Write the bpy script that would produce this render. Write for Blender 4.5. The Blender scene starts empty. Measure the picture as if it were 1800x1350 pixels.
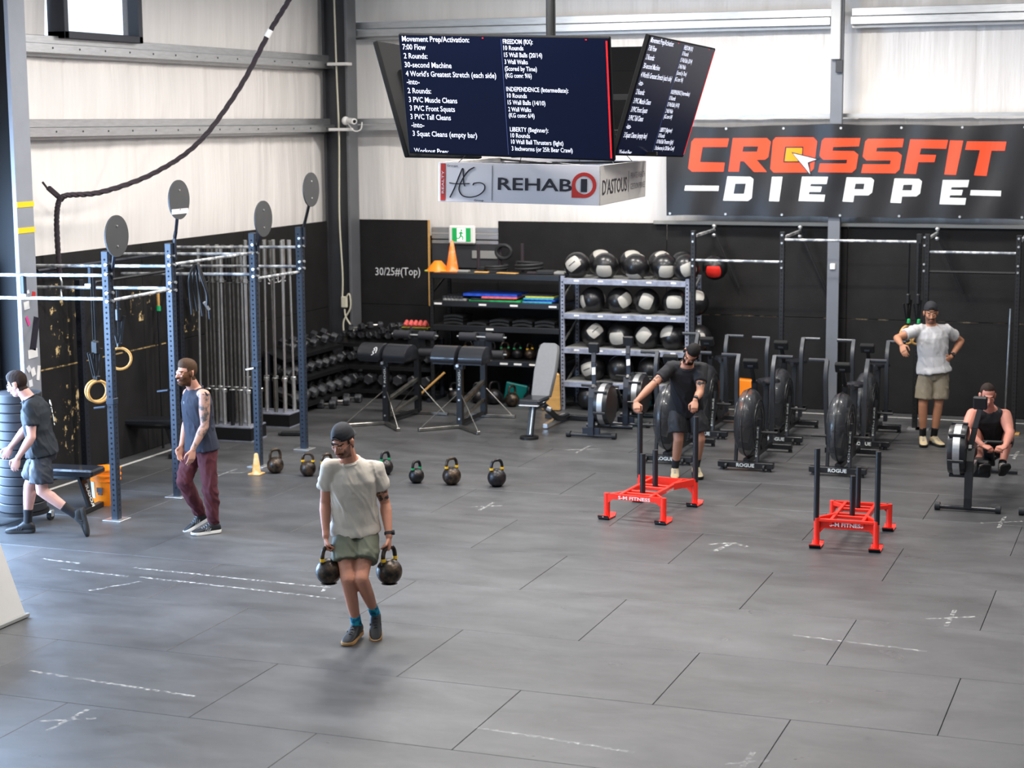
import bpy, math, random
import numpy as np
from mathutils import Vector as V, Matrix, noise, geometry

PI = math.pi
scn = bpy.context.scene
COL = scn.collection
rng = random.Random(7)

# ------------------------------------------------------------------ camera, world, lights, exposure
CAM_YAW, CAM_PITCH, CAM_ROLL, CAM_H, CAM_F = -0.35681, 0.144842, -0.0071844, 3.8149, 3164.97
_f = V((math.sin(CAM_YAW)*math.cos(CAM_PITCH), math.cos(CAM_YAW)*math.cos(CAM_PITCH), -math.sin(CAM_PITCH)))
_r = V((math.cos(CAM_YAW), -math.sin(CAM_YAW), 0)); _u = _r.cross(_f)
_r2 = _r*math.cos(CAM_ROLL)+_u*math.sin(CAM_ROLL); _u2 = -_r*math.sin(CAM_ROLL)+_u*math.cos(CAM_ROLL)
cd = bpy.data.cameras.new('camera'); cam = bpy.data.objects.new('camera', cd); COL.objects.link(cam)
cd.sensor_fit = 'HORIZONTAL'; cd.sensor_width = 36.0; cd.lens = CAM_F/1800*36.0
cd.clip_end = 200; cd.dof.use_dof = True; cd.dof.focus_distance = 14.5; cd.dof.aperture_fstop = 2.6
mw = Matrix((( _r2.x,_u2.x,-_f.x,0),(_r2.y,_u2.y,-_f.y,0),(_r2.z,_u2.z,-_f.z,CAM_H),(0,0,0,1)))
cam.matrix_world = mw
scn.camera = cam
ROT_CAM = -CAM_YAW      # rotation about z that makes local x = image right, local y = away

w = bpy.data.worlds.new('daylight'); scn.world = w; w.use_nodes = True
wn = w.node_tree.nodes; wn['Background'].inputs[0].default_value = (0.74, 0.86, 1.0, 1); wn['Background'].inputs[1].default_value = 2.2

def area(name, loc, size, power, col=(1,1,1), rot=(0,0,0)):
    l = bpy.data.lights.new(name, 'AREA'); l.shape = 'RECTANGLE'; l.size, l.size_y = size; l.energy = power; l.color = col
    o = bpy.data.objects.new(name, l); o.location = loc; o.rotation_euler = rot; COL.objects.link(o); return o
for yy, pw in ((5.0, 20), (12.2, 195), (16.6, 175), (20.6, 160)):
    for xx in (-7.9, -4.9, -1.9, 1.1):
        area('ceiling_lamp', (xx, yy, 5.75), (1.3, 0.35), pw*{-7.9: 1.2, -4.9: 1.32, -1.9: .66, 1.1: .2}[xx], (1.0, 0.955, 0.905))
area('garage_door_daylight', (-11.62, 13.1, 1.65), (3.0, 3.4), 1000, (0.40, 0.63, 1.0), (0, -PI/2*0.96, 0))

scn.view_settings.view_transform = 'Standard'; scn.view_settings.look = 'None'
scn.view_settings.gamma = 1.0; scn.view_settings.use_curve_mapping = False
scn.view_settings.exposure = 0.0

# ------------------------------------------------------------------ materials
def lin(h):
    if isinstance(h, str):
        h = h.lstrip('#'); c = [int(h[i:i+2], 16)/255 for i in (0,2,4)]
        return tuple(x/12.92 if x <= .04045 else ((x+.055)/1.055)**2.4 for x in c)
    return h
def mat(name, col, rough=.5, metal=0., var=0., vs=4., bump=0., bs=60., emit=0., spec=.5, coat=0., alpha=1., stretch=None, col2=None, thr=None):
    m = bpy.data.materials.new(name); m.use_nodes = True; N = m.node_tree.nodes; L = m.node_tree.links
    p = N['Principled BSDF']; c = lin(col)
    p.inputs['Base Color'].default_value = (*c, 1); p.inputs['Roughness'].default_value = rough; p.inputs['Metallic'].default_value = metal
    p.inputs['Specular IOR Level'].default_value = spec; p.inputs['Coat Weight'].default_value = coat; p.inputs['Alpha'].default_value = alpha
    if emit: p.inputs['Emission Color'].default_value = (*c, 1); p.inputs['Emission Strength'].default_value = emit
    if var or bump or col2:
        tc = N.new('ShaderNodeTexCoord'); src = tc.outputs['Object']
        if stretch:
            mp = N.new('ShaderNodeMapping'); mp.inputs['Scale'].default_value = stretch; L.new(src, mp.inputs[0]); src = mp.outputs[0]
    if var or col2:
        n = N.new('ShaderNodeTexNoise'); n.inputs['Scale'].default_value = vs; n.inputs['Detail'].default_value = 6; n.inputs['Roughness'].default_value = .6
        L.new(src, n.inputs['Vector']); r = N.new('ShaderNodeValToRGB'); L.new(n.outputs['Fac'], r.inputs[0])
        if col2:
            lo, hi = thr or (.45, .6); r.color_ramp.elements[0].position = lo; r.color_ramp.elements[1].position = hi
            r.color_ramp.elements[0].color = (*c, 1); r.color_ramp.elements[1].color = (*lin(col2), 1)
        else:
            r.color_ramp.elements[0].position = .3; r.color_ramp.elements[1].position = .7
            r.color_ramp.elements[0].color = (*[max(0, x*(1-var)) for x in c], 1); r.color_ramp.elements[1].color = (*[min(1, x*(1+var)) for x in c], 1)
        L.new(r.outputs[0], p.inputs['Base Color'])
        if emit: L.new(r.outputs[0], p.inputs['Emission Color'])
    if bump:
        n2 = N.new('ShaderNodeTexNoise'); n2.inputs['Scale'].default_value = bs; n2.inputs['Detail'].default_value = 4
        L.new(src, n2.inputs['Vector']); b = N.new('ShaderNodeBump'); b.inputs['Strength'].default_value = bump; b.inputs['Distance'].default_value = .01
        L.new(n2.outputs['Fac'], b.inputs['Height']); L.new(b.outputs[0], p.inputs['Normal'])
    return m

M = {}
def floor_mat():
    m = bpy.data.materials.new('rubber_floor'); m.use_nodes = True; N = m.node_tree.nodes; L = m.node_tree.links; p = N['Principled BSDF']
    g = N.new('ShaderNodeNewGeometry'); oi = N.new('ShaderNodeObjectInfo')
    def noi(s, d, st=None, dist=0):
        n = N.new('ShaderNodeTexNoise'); n.inputs['Scale'].default_value = s; n.inputs['Detail'].default_value = d; n.inputs['Roughness'].default_value = .62; n.inputs['Distortion'].default_value = dist
        if st:
            mp = N.new('ShaderNodeMapping'); mp.inputs['Scale'].default_value = st; L.new(g.outputs['Position'], mp.inputs[0]); L.new(mp.outputs[0], n.inputs['Vector'])
        else: L.new(g.outputs['Position'], n.inputs['Vector'])
        return n.outputs['Fac']
    def ramp(src, a, b, ca, cb):
        r = N.new('ShaderNodeValToRGB'); r.color_ramp.elements[0].position = a; r.color_ramp.elements[1].position = b
        r.color_ramp.elements[0].color = (ca, ca, ca, 1); r.color_ramp.elements[1].color = (cb, cb, cb, 1); L.new(src, r.inputs[0]); return r.outputs[0]
    def mth(op, a, b):
        n = N.new('ShaderNodeMath'); n.operation = op
        for i, x in enumerate((a, b)):
            if isinstance(x, (int, float)): n.inputs[i].default_value = x
            else: L.new(x, n.inputs[i])
        return n.outputs[0]
    smudge = mth('MULTIPLY', ramp(noi(1.3, 7, (.8, 1.7, 1), .6), .32, .72, .72, 1.30), ramp(noi(.45, 4), .35, .65, .85, 1.18))
    speck = ramp(noi(160, 2), .35, .7, .88, 1.14)
    dust = ramp(noi(7, 8, (1, 2.4, 1), 1.0), .66, .80, 0, .045)
    tile = mth('ADD', .93, mth('MULTIPLY', oi.outputs['Random'], .16))
    v = mth('ADD', mth('MULTIPLY', mth('MULTIPLY', mth('MULTIPLY', smudge, speck), tile), .072), dust)
    cmb = N.new('ShaderNodeCombineColor'); L.new(v, cmb.inputs[0]); L.new(mth('MULTIPLY', v, 1.0), cmb.inputs[1]); L.new(mth('MULTIPLY', v, 1.02), cmb.inputs[2])
    L.new(cmb.outputs[0], p.inputs['Base Color'])
    L.new(ramp(noi(2.2, 6, (.8, 1.6, 1), .5), .3, .7, .27, .42), p.inputs['Roughness'])
    p.inputs['Specular IOR Level'].default_value = .5
    b = N.new('ShaderNodeBump'); b.inputs['Strength'].default_value = .35; b.inputs['Distance'].default_value = .004
    L.new(noi(220, 2), b.inputs['Height']); L.new(b.outputs[0], p.inputs['Normal'])
    return m
def chalk_mat():
    m = bpy.data.materials.new('chalk'); m.use_nodes = True; N = m.node_tree.nodes; L = m.node_tree.links; p = N['Principled BSDF']
    p.inputs['Base Color'].default_value = (.62, .61, .58, 1); p.inputs['Roughness'].default_value = .9
    g = N.new('ShaderNodeNewGeometry'); n = N.new('ShaderNodeTexNoise'); n.inputs['Scale'].default_value = 26; n.inputs['Detail'].default_value = 7; L.new(g.outputs['Position'], n.inputs['Vector'])
    r = N.new('ShaderNodeValToRGB'); r.color_ramp.elements[0].position = .46; r.color_ramp.elements[1].position = .66; L.new(n.outputs['Fac'], r.inputs[0]); L.new(r.outputs[0], p.inputs['Alpha'])
    r.color_ramp.elements[0].color = (.03,.03,.03,1); r.color_ramp.elements[1].color = (.62,.62,.62,1)
    return m
def alpha_noise(m, scale, lo, hi, stretch=(1,1,1)):
    N = m.node_tree.nodes; L = m.node_tree.links; p = N['Principled BSDF']
    g = N.new('ShaderNodeNewGeometry'); mp = N.new('ShaderNodeMapping'); mp.inputs['Scale'].default_value = stretch; L.new(g.outputs['Position'], mp.inputs[0])
    n = N.new('ShaderNodeTexNoise'); n.inputs['Scale'].default_value = scale; n.inputs['Detail'].default_value = 8; n.inputs['Roughness'].default_value = .7; L.new(mp.outputs[0], n.inputs['Vector'])
    r = N.new('ShaderNodeValToRGB'); r.color_ramp.elements[0].position = lo; r.color_ramp.elements[1].position = hi; L.new(n.outputs['Fac'], r.inputs[0]); L.new(r.outputs[0], p.inputs['Alpha'])
    return m
M['floor'] = floor_mat(); M['chalk'] = chalk_mat()
M['joint'] = mat('mat_joint', '#1c1c1e', .9)
M['insul'] = mat('vinyl_insulation', '#e6e1dc', .34, var=.05, vs=1.2, bump=1.0, bs=2.6, stretch=(6, 6, .5))
M['steel'] = mat('galvanised_steel', '#b9babb', .38, .85, var=.12, vs=6, stretch=(1, 1, 8))
M['trimw'] = mat('white_painted_steel', '#d8d6d2', .45)
M['colgrey'] = mat('grey_column_paint', '#66686c', .45, .2, var=.06)
M['discgrey'] = mat('disc_grey', '#3c3d3e', .55, var=.08)
M['colface'] = mat('column_flange_paint', '#8d9097', .45, .1, var=.06)
M['colshade'] = mat('shaded_column_paint', '#0c0d0f', .6, spec=.3)  # web far darker than the flange: the column's shaded side painted in
M['boxwhite'] = mat('off_white_panel', '#b4b1ad', .6, var=.04)
M['coldark'] = mat('dark_column_paint', '#36373b', .5, .2, var=.08)
M['colsilver'] = mat('silver_column_paint', '#74777d', .45, .3, var=.06)
M['ply'] = mat('black_plywood', '#1b1a1a', .72, spec=.25, var=.25, vs=3, bump=.25, bs=90)
M['scuff'] = alpha_noise(mat('bare_wood_scuff', '#c2a878', .8), 9, .57, .62, (1, 1, .8))
M['scuffback'] = alpha_noise(mat('faint_board_edge', '#6a5d49', .8), 5, .50, .64)
M['scuffline'] = alpha_noise(mat('worn_board_edge', '#a98f60', .8), 7, .42, .58)
M['white'] = mat('white_plastic', '#e6e4e0', .45)
M['whitepaint'] = mat('white_floor_line', '#c9c8c3', .6, var=.15, vs=9)
M['black'] = mat('black_powder_coat', '#141416', .42, var=.15)
M['satin'] = mat('satin_black', '#1c1d20', .33)
M['rubber'] = mat('black_rubber', '#18191b', .62, var=.2, vs=20)
M['bumper'] = mat('bumper_rubber', '#24272c', .5, var=.2, vs=12)
M['navy'] = mat('navy_powder_coat', '#29323f', .42, .2, var=.08)
M['navydark'] = mat('dark_navy_coat', '#20242e', .45, .2)
M['hole'] = mat('hole_black', '#060606', .9)
M['bolt'] = mat('zinc_bolt', '#d5d6d6', .3, .8)
M['chrome'] = mat('chrome', '#dcdcda', .26, .85, var=.15, vs=14)
M['steeldark'] = mat('worn_bar_steel', '#8b8984', .32, .9, var=.35, vs=9)
M['chalkbar'] = mat('chalked_bar', '#7c8187', .5, .5, var=.5, vs=10, col2='#dfe0df', thr=(.42, .62))
M['red'] = mat('red_powder_coat', '#f02a14', .38, coat=.3)
M['orange'] = mat('orange_plastic', '#ff8a0c', .4)
M['conefade'] = mat('faded_orange_cone', '#ff8226', .45, col2='#ffb08a', thr=(.5, .65), vs=9)
M['conepale'] = mat('pale_yellow_cone', '#dc9c48', .5, col2='#e3c79a', thr=(.40, .66), vs=14)
M['yellow'] = mat('yellow_tape', '#f0c414', .5)
M['wood'] = mat('pale_wood', '#c99a58', .45, var=.15, vs=5, stretch=(1, 1, 9))
M['padgrey'] = mat('grey_upholstery', '#6d6e70', .5, var=.06, vs=30, bump=.2, bs=200)
M['pad'] = mat('black_vinyl_pad', '#1b1d22', .3, var=.1, bump=.15, bs=25, coat=.3)
M['foam'] = mat('foam_roller', '#26262b', .75)
M['iron'] = mat('worn_kettlebell_iron', '#17161a', .35, .3, col2='#3b3029', thr=(.48, .74), vs=16, bump=.2, bs=60)
M['ironrust'] = mat('rubbed_kettlebell_iron', '#1d1a18', .35, .45, col2='#614d3a', thr=(.42, .72), vs=14, bump=.2, bs=60)
M['hex'] = mat('hex_rubber', '#212226', .5, col2='#5b5d60', thr=(.52, .68), vs=9)
M['band_y'] = mat('yellow_band', '#e2b116', .5); M['band_g'] = mat('green_band', '#169a5c', .5); M['band_r'] = mat('red_band', '#b8302c', .5); M['band_w'] = mat('white_band', '#c8c6c0', .5)
M['ballblk'] = mat('black_ball_vinyl', '#131315', .34, bump=.25, bs=18, coat=.15)
M['ballgry'] = mat('grey_ball_panel', '#a9a69e', .5, bump=.2, bs=22, var=.08)
M['ballred'] = mat('red_ball_panel', '#e02a20', .5)
M['ballteal'] = mat('teal_rubber', '#0c7f78', .45)
M['rackgrey'] = mat('speckled_grey_rack', '#8e92a0', .5, .3, var=.35, vs=11)
M['rope'] = mat('dark_rope', '#2b2228', .85, bump=.4, bs=80)
M['cable'] = mat('cream_cable', '#c9c4b0', .5)
M['banner'] = mat('black_banner_vinyl', '#1b1a1c', .38, var=.2, vs=2.2, bump=.55, bs=3.2, stretch=(1, 1, .55))
M['bred'] = mat('banner_red', '#f0491f', .45, bump=.4, bs=3.2); M['bwht'] = mat('banner_white', '#e3e4e0', .45, bump=.4, bs=3.2); M['borg'] = mat('banner_orange', '#f29a00', .45)
M['screen'] = mat('screen_navy', '#0a1024', .25, spec=.3, emit=.7); M['stext'] = mat('screen_white_text', '#e9edff', .4, emit=1.0)
M['sred'] = mat('screen_red_edge', '#e81c1c', .4, emit=1.0); M['sline'] = mat('screen_divider', '#3f4c7c', .4, emit=.8); M['tvback'] = mat('dark_tv_back', '#0b0b0c', .8, spec=.15)
M['signw'] = mat('sign_board', '#d9d6dc', .5); M['signw2'] = mat('sign_board_cream', '#d0cbc4', .5); M['ink'] = mat('sign_ink', '#1f1c28', .5); M['signred'] = mat('sign_red', '#c22b24', .5); M['inkgrey'] = mat('sign_grey_ink', '#77757a', .5)
M['green'] = mat('exit_green', '#139a4c', .4, emit=.35); M['exitw'] = mat('exit_white', '#eef4ee', .4, emit=.55)
M['blue'] = mat('blue_foam', '#1547b8', .6); M['coral'] = mat('coral_foam', '#e2625c', .7); M['greenf'] = mat('green_foam', '#22a35c', .7); M['tealf'] = mat('teal_foam', '#3a98b8', .7); M['yelf'] = mat('yellow_foam', '#b3b84e', .7); M['greyf'] = mat('grey_foam', '#8b8b88', .7)
M['cage'] = alpha_noise(mat('fan_guard_plastic', '#3b3d41', .3, coat=.4), 2, .0, 1.0)
def set_alpha(m, a):
    p = m.node_tree.nodes['Principled BSDF']
    for l in list(p.inputs['Alpha'].links): m.node_tree.links.remove(l)
    p.inputs['Alpha'].default_value = a
set_alpha(M['cage'], .58)
M['armgrey'] = mat('grey_arm_coat', '#34373c', .36, .2)
M['led'] = mat('grey_lcd', '#34373c', .5)
M['pink'] = mat('pink_cord', '#d4468c', .5); M['cordw'] = mat('white_cord', '#d8d8da', .5); M['cordy'] = mat('gold_cord', '#b38a36', .5)
M['glass'] = mat('window_glass', '#ffffff', .02, spec=.3, alpha=.12)
M['sock_b'] = mat('black_sock', '#16161a', .85); M['sock_t'] = mat('teal_patterned_sock', '#0f5f86', .8, col2='#16a0b4', thr=(.45, .55), vs=30)
M['shoeblk'] = mat('black_shoe_knit', '#17181b', .6, var=.2, vs=30); M['shoebei'] = mat('beige_shoe_knit', '#b5a37f', .7, var=.15, vs=20); M['solew'] = mat('white_sole', '#dcdad4', .6); M['soleblk'] = mat('dark_sole', '#1a1a1b', .6); M['solegum'] = mat('gum_sole', '#b78a55', .6)
M['shoegrey'] = mat('grey_shoe', '#8f8a80', .7, var=.2, vs=20)
M['lace'] = mat('lace', '#8d8f92', .7); M['laceblk'] = mat('dark_lace', '#2a2b2e', .7)
def skin(name, col, var=.07): return mat(name, col, .5, var=var, vs=9, bump=.12, bs=120, spec=.35)
M['skin1'] = skin('skin_warm', '#b98068'); M['skin2'] = skin('skin_fair', '#bd8a76'); M['skin3'] = skin('skin_pale', '#c4968a'); M['skin4'] = skin('skin_tan', '#a9775f'); M['skin5'] = skin('skin_tan_leg', '#a9765a'); M['skin6'] = skin('skin_flushed', '#bf7f6c')
M['tat'] = mat('tattooed_skin', '#ab8473', .5, col2='#55504f', thr=(.48, .60), vs=17, spec=.35); M['tat2'] = mat('tattooed_skin_dark', '#b07e66', .5, col2='#33302f', thr=(.50, .56), vs=26, spec=.35)
M['hairdk'] = mat('dark_hair', '#120f0e', .75, spec=.2, bump=.35, bs=90); M['hairbr'] = mat('brown_hair', '#453122', .75, spec=.2, bump=.35, bs=90); M['beardbr'] = mat('brown_beard', '#553826', .8, spec=.15, bump=.3, bs=120); M['hairmid'] = mat('dark_brown_hair', '#281c16', .75, spec=.2, bump=.35, bs=90)
M['beardthin'] = mat('stubble', '#7a5342', .7, bump=.5, bs=160)
M['eyew'] = mat('eye_white', '#a39890', .3); M['iris'] = mat('dark_iris', '#20150f', .2); M['lip'] = mat('lips', '#a65a50', .45)
M['capblk'] = mat('black_cap_cloth', '#1a1b20', .8, bump=.2, bs=200)
M['tee_sand'] = mat('sand_tee_cloth', '#bdb4a7', .8, var=.05, vs=6, bump=.25, bs=26); M['tee_grey'] = mat('light_grey_tee_cloth', '#b0aeae', .85, var=.05, vs=8, bump=.25, bs=26)
M['tee_black'] = mat('black_tee_cloth', '#131317', .85, bump=.25, bs=26); M['tee_navy'] = mat('dark_navy_tee_cloth', '#0f171f', .8, bump=.25, bs=26); M['tank'] = mat('navy_tank_cloth', '#1d2232', .85, bump=.25, bs=26)
M['sh_olive'] = mat('olive_shorts_cloth', '#5b5e4e', .75, var=.06, bump=.25, bs=22); M['sh_kha'] = mat('khaki_shorts_cloth', '#7c7260', .8, var=.05, bump=.2, bs=22); M['sh_blk'] = mat('black_shorts_cloth', '#17181c', .7, bump=.25, bs=22); M['sh_slate'] = mat('slate_shorts_cloth', '#1b202a', .6, bump=.25, bs=22)
M['pants'] = mat('maroon_joggers_cloth', '#4f1d26', .85, var=.12, bump=.25, bs=22)
M['logo'] = mat('white_print', '#d4d8d4', .7)

# ------------------------------------------------------------------ mesh building helpers
class MB:
    def __init__(s): s.v = []; s.f = []; s.m = []
    def add(s, vs, fs, mi=0, T=None):
        b = len(s.v)
        if T is not None: vs = [T @ V(p) for p in vs]
        s.v += [tuple(p) for p in vs]; s.f += [tuple(i+b for i in f) for f in fs]; s.m += [mi]*len(fs); return s
    def box(s, c, d, mi=0, R=None, ch=0.):
        x, y, z = [q/2 for q in d]; ch = min(ch, x*.9, y*.9, z*.9)
        if ch <= 0:
            vs = [V((i*x, j*y, k*z)) for k in (-1,1) for j in (-1,1) for i in (-1,1)]
            fs = [(0,2,3,1),(4,5,7,6),(0,1,5,4),(2,6,7,3),(0,4,6,2),(1,3,7,5)]
        else:
            vs = []; idx = {}
            for a in range(3):
                for k in (-1,1):
                    for j in (-1,1):
                        for i in (-1,1):
                            sg = (i,j,k); p = [sg[q]*((x,y,z)[q]-(0 if q == a else ch)) for q in range(3)]
                            idx[(a,i,j,k)] = len(vs); vs.append(V(p))
            fs = []
            def q(*ks): fs.append(tuple(idx[k] for k in ks))
            for g in (-1,1):
                q((0,g,-1,-1),(0,g,1,-1),(0,g,1,1),(0,g,-1,1)); q((1,-1,g,-1),(1,1,g,-1),(1,1,g,1),(1,-1,g,1)); q((2,-1,-1,g),(2,1,-1,g),(2,1,1,g),(2,-1,1,g))
            for g in (-1,1):
                for h in (-1,1):
                    q((0,g,h,-1),(0,g,h,1),(1,g,h,1),(1,g,h,-1)); q((0,g,-1,h),(0,g,1,h),(2,g,1,h),(2,g,-1,h)); q((1,-1,g,h),(1,1,g,h),(2,1,g,h),(2,-1,g,h))
                    for k in (-1,1): q((0,g,h,k),(1,g,h,k),(2,g,h,k))
            fs2 = []
            for f in fs:
                n = (vs[f[1]]-vs[f[0]]).cross(vs[f[2]]-vs[f[0]]); ctr = sum((vs[i] for i in f), V())/len(f)
                fs2.append(f if n.dot(ctr) > 0 else f[::-1])
            fs = fs2
        if R is not None: vs = [R @ p for p in vs]
        c = V(c); return s.add([p+c for p in vs], fs, mi)
    def beam(s, p, q, w, h, mi=0, up=(0,0,1), ch=.004):
        p, q = V(p), V(q); d = (q-p); L = d.length; d = d.normalized(); u = V(up)
        if abs(u.dot(d)) > .98: u = V((0,1,0))
        x = d.cross(u).normalized(); z = x.cross(d); R = Matrix((x, d, z)).transposed()
        return s.box((p+q)/2, (w, L, h), mi, R, ch)
    def rings(s, rings, mi=0, cap=True, closed=False):
        b = len(s.v); n = len(rings[0])
        for r in rings: s.v += [tuple(p) for p in r]
        R = len(rings)
        for i in range(R if closed else R-1):
            a, c = b+i*n, b+((i+1) % R)*n
            for j in range(n):
                k = (j+1) % n; s.f.append((a+j, a+k, c+k, c+j)); s.m.append(mi)
        if cap and not closed:
            s.f.append(tuple(b+j for j in reversed(range(n)))); s.f.append(tuple(b+(R-1)*n+j for j in range(n))); s.m += [mi, mi]
        return s
    def cyl(s, p, q, r1, r2=None, n=12, mi=0, cap=True):
        p, q = V(p), V(q); r2 = r1 if r2 is None else r2; d = (q-p).normalized(); x = d.orthogonal().normalized(); y = d.cross(x)
        mk = lambda c, r: [c+(x*math.cos(2*PI*i/n)+y*math.sin(2*PI*i/n))*r for i in range(n)]
        return s.rings([mk(p, r1), mk(q, r2)], mi, cap)
    def tube(s, pts, r, n=8, mi=0, closed=False, twist=0):
        pts = [V(p) for p in pts]; R = []; N = len(pts); x = None
        for i, p in enumerate(pts):
            a = pts[(i-1) % N] if (closed or i) else p; c = pts[(i+1) % N] if (closed or i < N-1) else p; d = (c-a).normalized()
            x = d.orthogonal().normalized() if x is None else (x-d*x.dot(d)).normalized()
            y = d.cross(x); rr = r[i] if isinstance(r, (list, tuple)) else r
            R.append([p+(x*math.cos(2*PI*j/n)+y*math.sin(2*PI*j/n))*rr for j in range(n)])
        return s.rings(R, mi, True, closed)
    def lathe(s, prof, n=20, o=(0,0,0), ax=(0,0,1), mi=0):
        o = V(o); d = V(ax).normalized(); x = d.orthogonal().normalized(); y = d.cross(x)
        return s.rings([[o+d*z+(x*math.cos(2*PI*i/n)+y*math.sin(2*PI*i/n))*max(r, 1e-4) for i in range(n)] for r, z in prof], mi)
    def ell(s, c, r, n=14, mi=0, R=None, m=None):
        m = m or max(6, n//2); c = V(c); rr = []
        for k in range(m+1):
            t = PI*k/m; st = max(math.sin(t), .002)
            ring = [V((r[0]*st*math.cos(2*PI*i/n), r[1]*st*math.sin(2*PI*i/n), -r[2]*math.cos(t))) for i in range(n)]
            rr.append([c+(R @ p if R is not None else p) for p in ring])
        return s.rings(rr, mi)
    def poly(s, loops, o, ex, ey, d=0., mi=0):
        o, ex, ey = V(o), V(ex), V(ey); nz = ex.cross(ey).normalized(); P = [[V((a, b, 0)) for a, b in l] for l in loops]
        flat = [p for l in P for p in l]; tri = geometry.tessellate_polygon(P); mk = lambda h: [o+ex*p.x+ey*p.y+nz*h for p in flat]
        top = mk(d); fs = []
        for t in tri:
            n = (top[t[1]]-top[t[0]]).cross(top[t[2]]-top[t[0]]); fs.append(tuple(t) if n.dot(nz) > 0 else tuple(t[::-1]))
        s.add(top, fs, mi)
        if d:
            bot = mk(0); N = len(flat); vs = top+bot; f2 = []; k = 0
            for l in P:
                n = len(l)
                for i in range(n): f2.append((k+i, k+(i+1) % n, N+k+(i+1) % n, N+k+i))
                k += n
            s.add(vs, f2, mi)
        return s
    def text(s, t, o, ex, ey, size, width=None, mi=0, d=0.002, bold=.0, clipy=None):
        vs, fs = text_geo(t, bold); xs = [p[0] for p in vs]; x0, x1 = min(xs), max(xs); k = size; kx = (width/(x1-x0)) if width else size
        o, ex, ey = V(o), V(ex).normalized(), V(ey).normalized(); nz = ex.cross(ey)
        out = [o+ex*((p[0]-x0)*kx)+ey*(max(p[1]*k, clipy) if clipy is not None else p[1]*k)+nz*d for p in vs]
        return s.add(out, fs, mi)
    def build(s, name, mats, parent=None, smooth=35, loc=None, rot=None):
        if not isinstance(mats, (list, tuple)): mats = [mats]
        me = bpy.data.meshes.new(name); me.from_pydata(s.v, [], s.f)
        for m in mats: me.materials.append(m)
        if len(mats) > 1: me.polygons.foreach_set('material_index', s.m)
        if smooth: me.polygons.foreach_set('use_smooth', [True]*len(me.polygons)); me.set_sharp_from_angle(angle=math.radians(smooth))
        me.update(); o = bpy.data.objects.new(name, me); COL.objects.link(o)
        if parent is not None: o.parent = parent
        if loc is not None: o.location = loc
        if rot is not None: o.rotation_euler = rot
        return o
_TG = {}
def text_geo(t, bold=0.):
    k = (t, bold)
    if k not in _TG:
        cu = bpy.data.curves.new('t', 'FONT'); cu.body = t; cu.size = 1.0; cu.offset = bold; cu.resolution_u = 2
        o = bpy.data.objects.new('t', cu); COL.objects.link(o); dg = bpy.context.evaluated_depsgraph_get()
        me = bpy.data.meshes.new_from_object(o.evaluated_get(dg)); _TG[k] = ([tuple(v.co) for v in me.vertices], [tuple(p.vertices) for p in me.polygons])
        bpy.data.objects.remove(o); bpy.data.meshes.remove(me)
    return _TG[k]
def tag(o, label=None, cat=None, group=None, kind=None):
    if label: o['label'] = label
    if cat: o['category'] = cat
    if group: o['group'] = group
    if kind: o['kind'] = kind
    return o
def thing(name, label, cat, loc=(0,0,0), rz=0., group=None):
    o = bpy.data.objects.new(name, None); COL.objects.link(o); o.location = loc; o.rotation_euler = (0, 0, rz); o.empty_display_size = .1
    return tag(o, label, cat, group)
def copy_tree(o, parent=None):
    c = o.copy(); COL.objects.link(c)
    if parent is not None: c.parent = parent
    for ch in list(o.children): copy_tree(ch, c)
    return c
def dup(o, loc, rot, label=None, group=None):
    c = copy_tree(o); c.location = loc; c.rotation_euler = rot if isinstance(rot, (tuple, list)) else (0, 0, rot)
    if label: c['label'] = label
    if group: c['group'] = group
    return c
def reuse(name, me, parent=None, loc=(0,0,0), rot=(0,0,0)):
    o = bpy.data.objects.new(name, me); COL.objects.link(o); o.parent = parent; o.location = loc; o.rotation_euler = rot; return o
def spline(pts, n):
    pts = [V(p) for p in pts]; out = []
    for i in range(len(pts)-1):
        p0, p1, p2, p3 = pts[max(i-1,0)], pts[i], pts[i+1], pts[min(i+2,len(pts)-1)]
        for k in range(n):
            t = k/n; out.append(.5*((2*p1)+(p2-p0)*t+(2*p0-5*p1+4*p2-p3)*t*t+(3*p1-p0-3*p2+p3)*t**3))
    return out+[pts[-1]]

# ------------------------------------------------------------------ floor: rubber mats laid in running bond
fl = MB().box((-5, 10, -.022), (14.5, 29.6, .02)).build('floor', M['joint'], smooth=0); tag(fl, 'dark rubber mat floor of the gym', kind='structure')
tm = MB().box((0, 0, 0), (1.841, 1.2365, .012), ch=.0025).build('rubber_mat', M['floor'], fl, smooth=0); tile_mesh = tm.data; first = True
for j in range(-4, 11):
    yc = 11.05+1.24*j+.62; off = -4.99 if j % 2 == 0 else -4.07
    for i in range(-4, 4):
        xc = off+1.845*i+.9225
        if xc < -12.2: continue
        x0, x1 = xc-.92, xc+.92
        zz = -.006+rng.uniform(-.0006, 0)
        if first: tm.location = (xc, yc, zz); first = False
        else: reuse('rubber_mat', tile_mesh, fl, (xc, yc, zz), (0, 0, PI*rng.randint(0, 1)))

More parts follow.
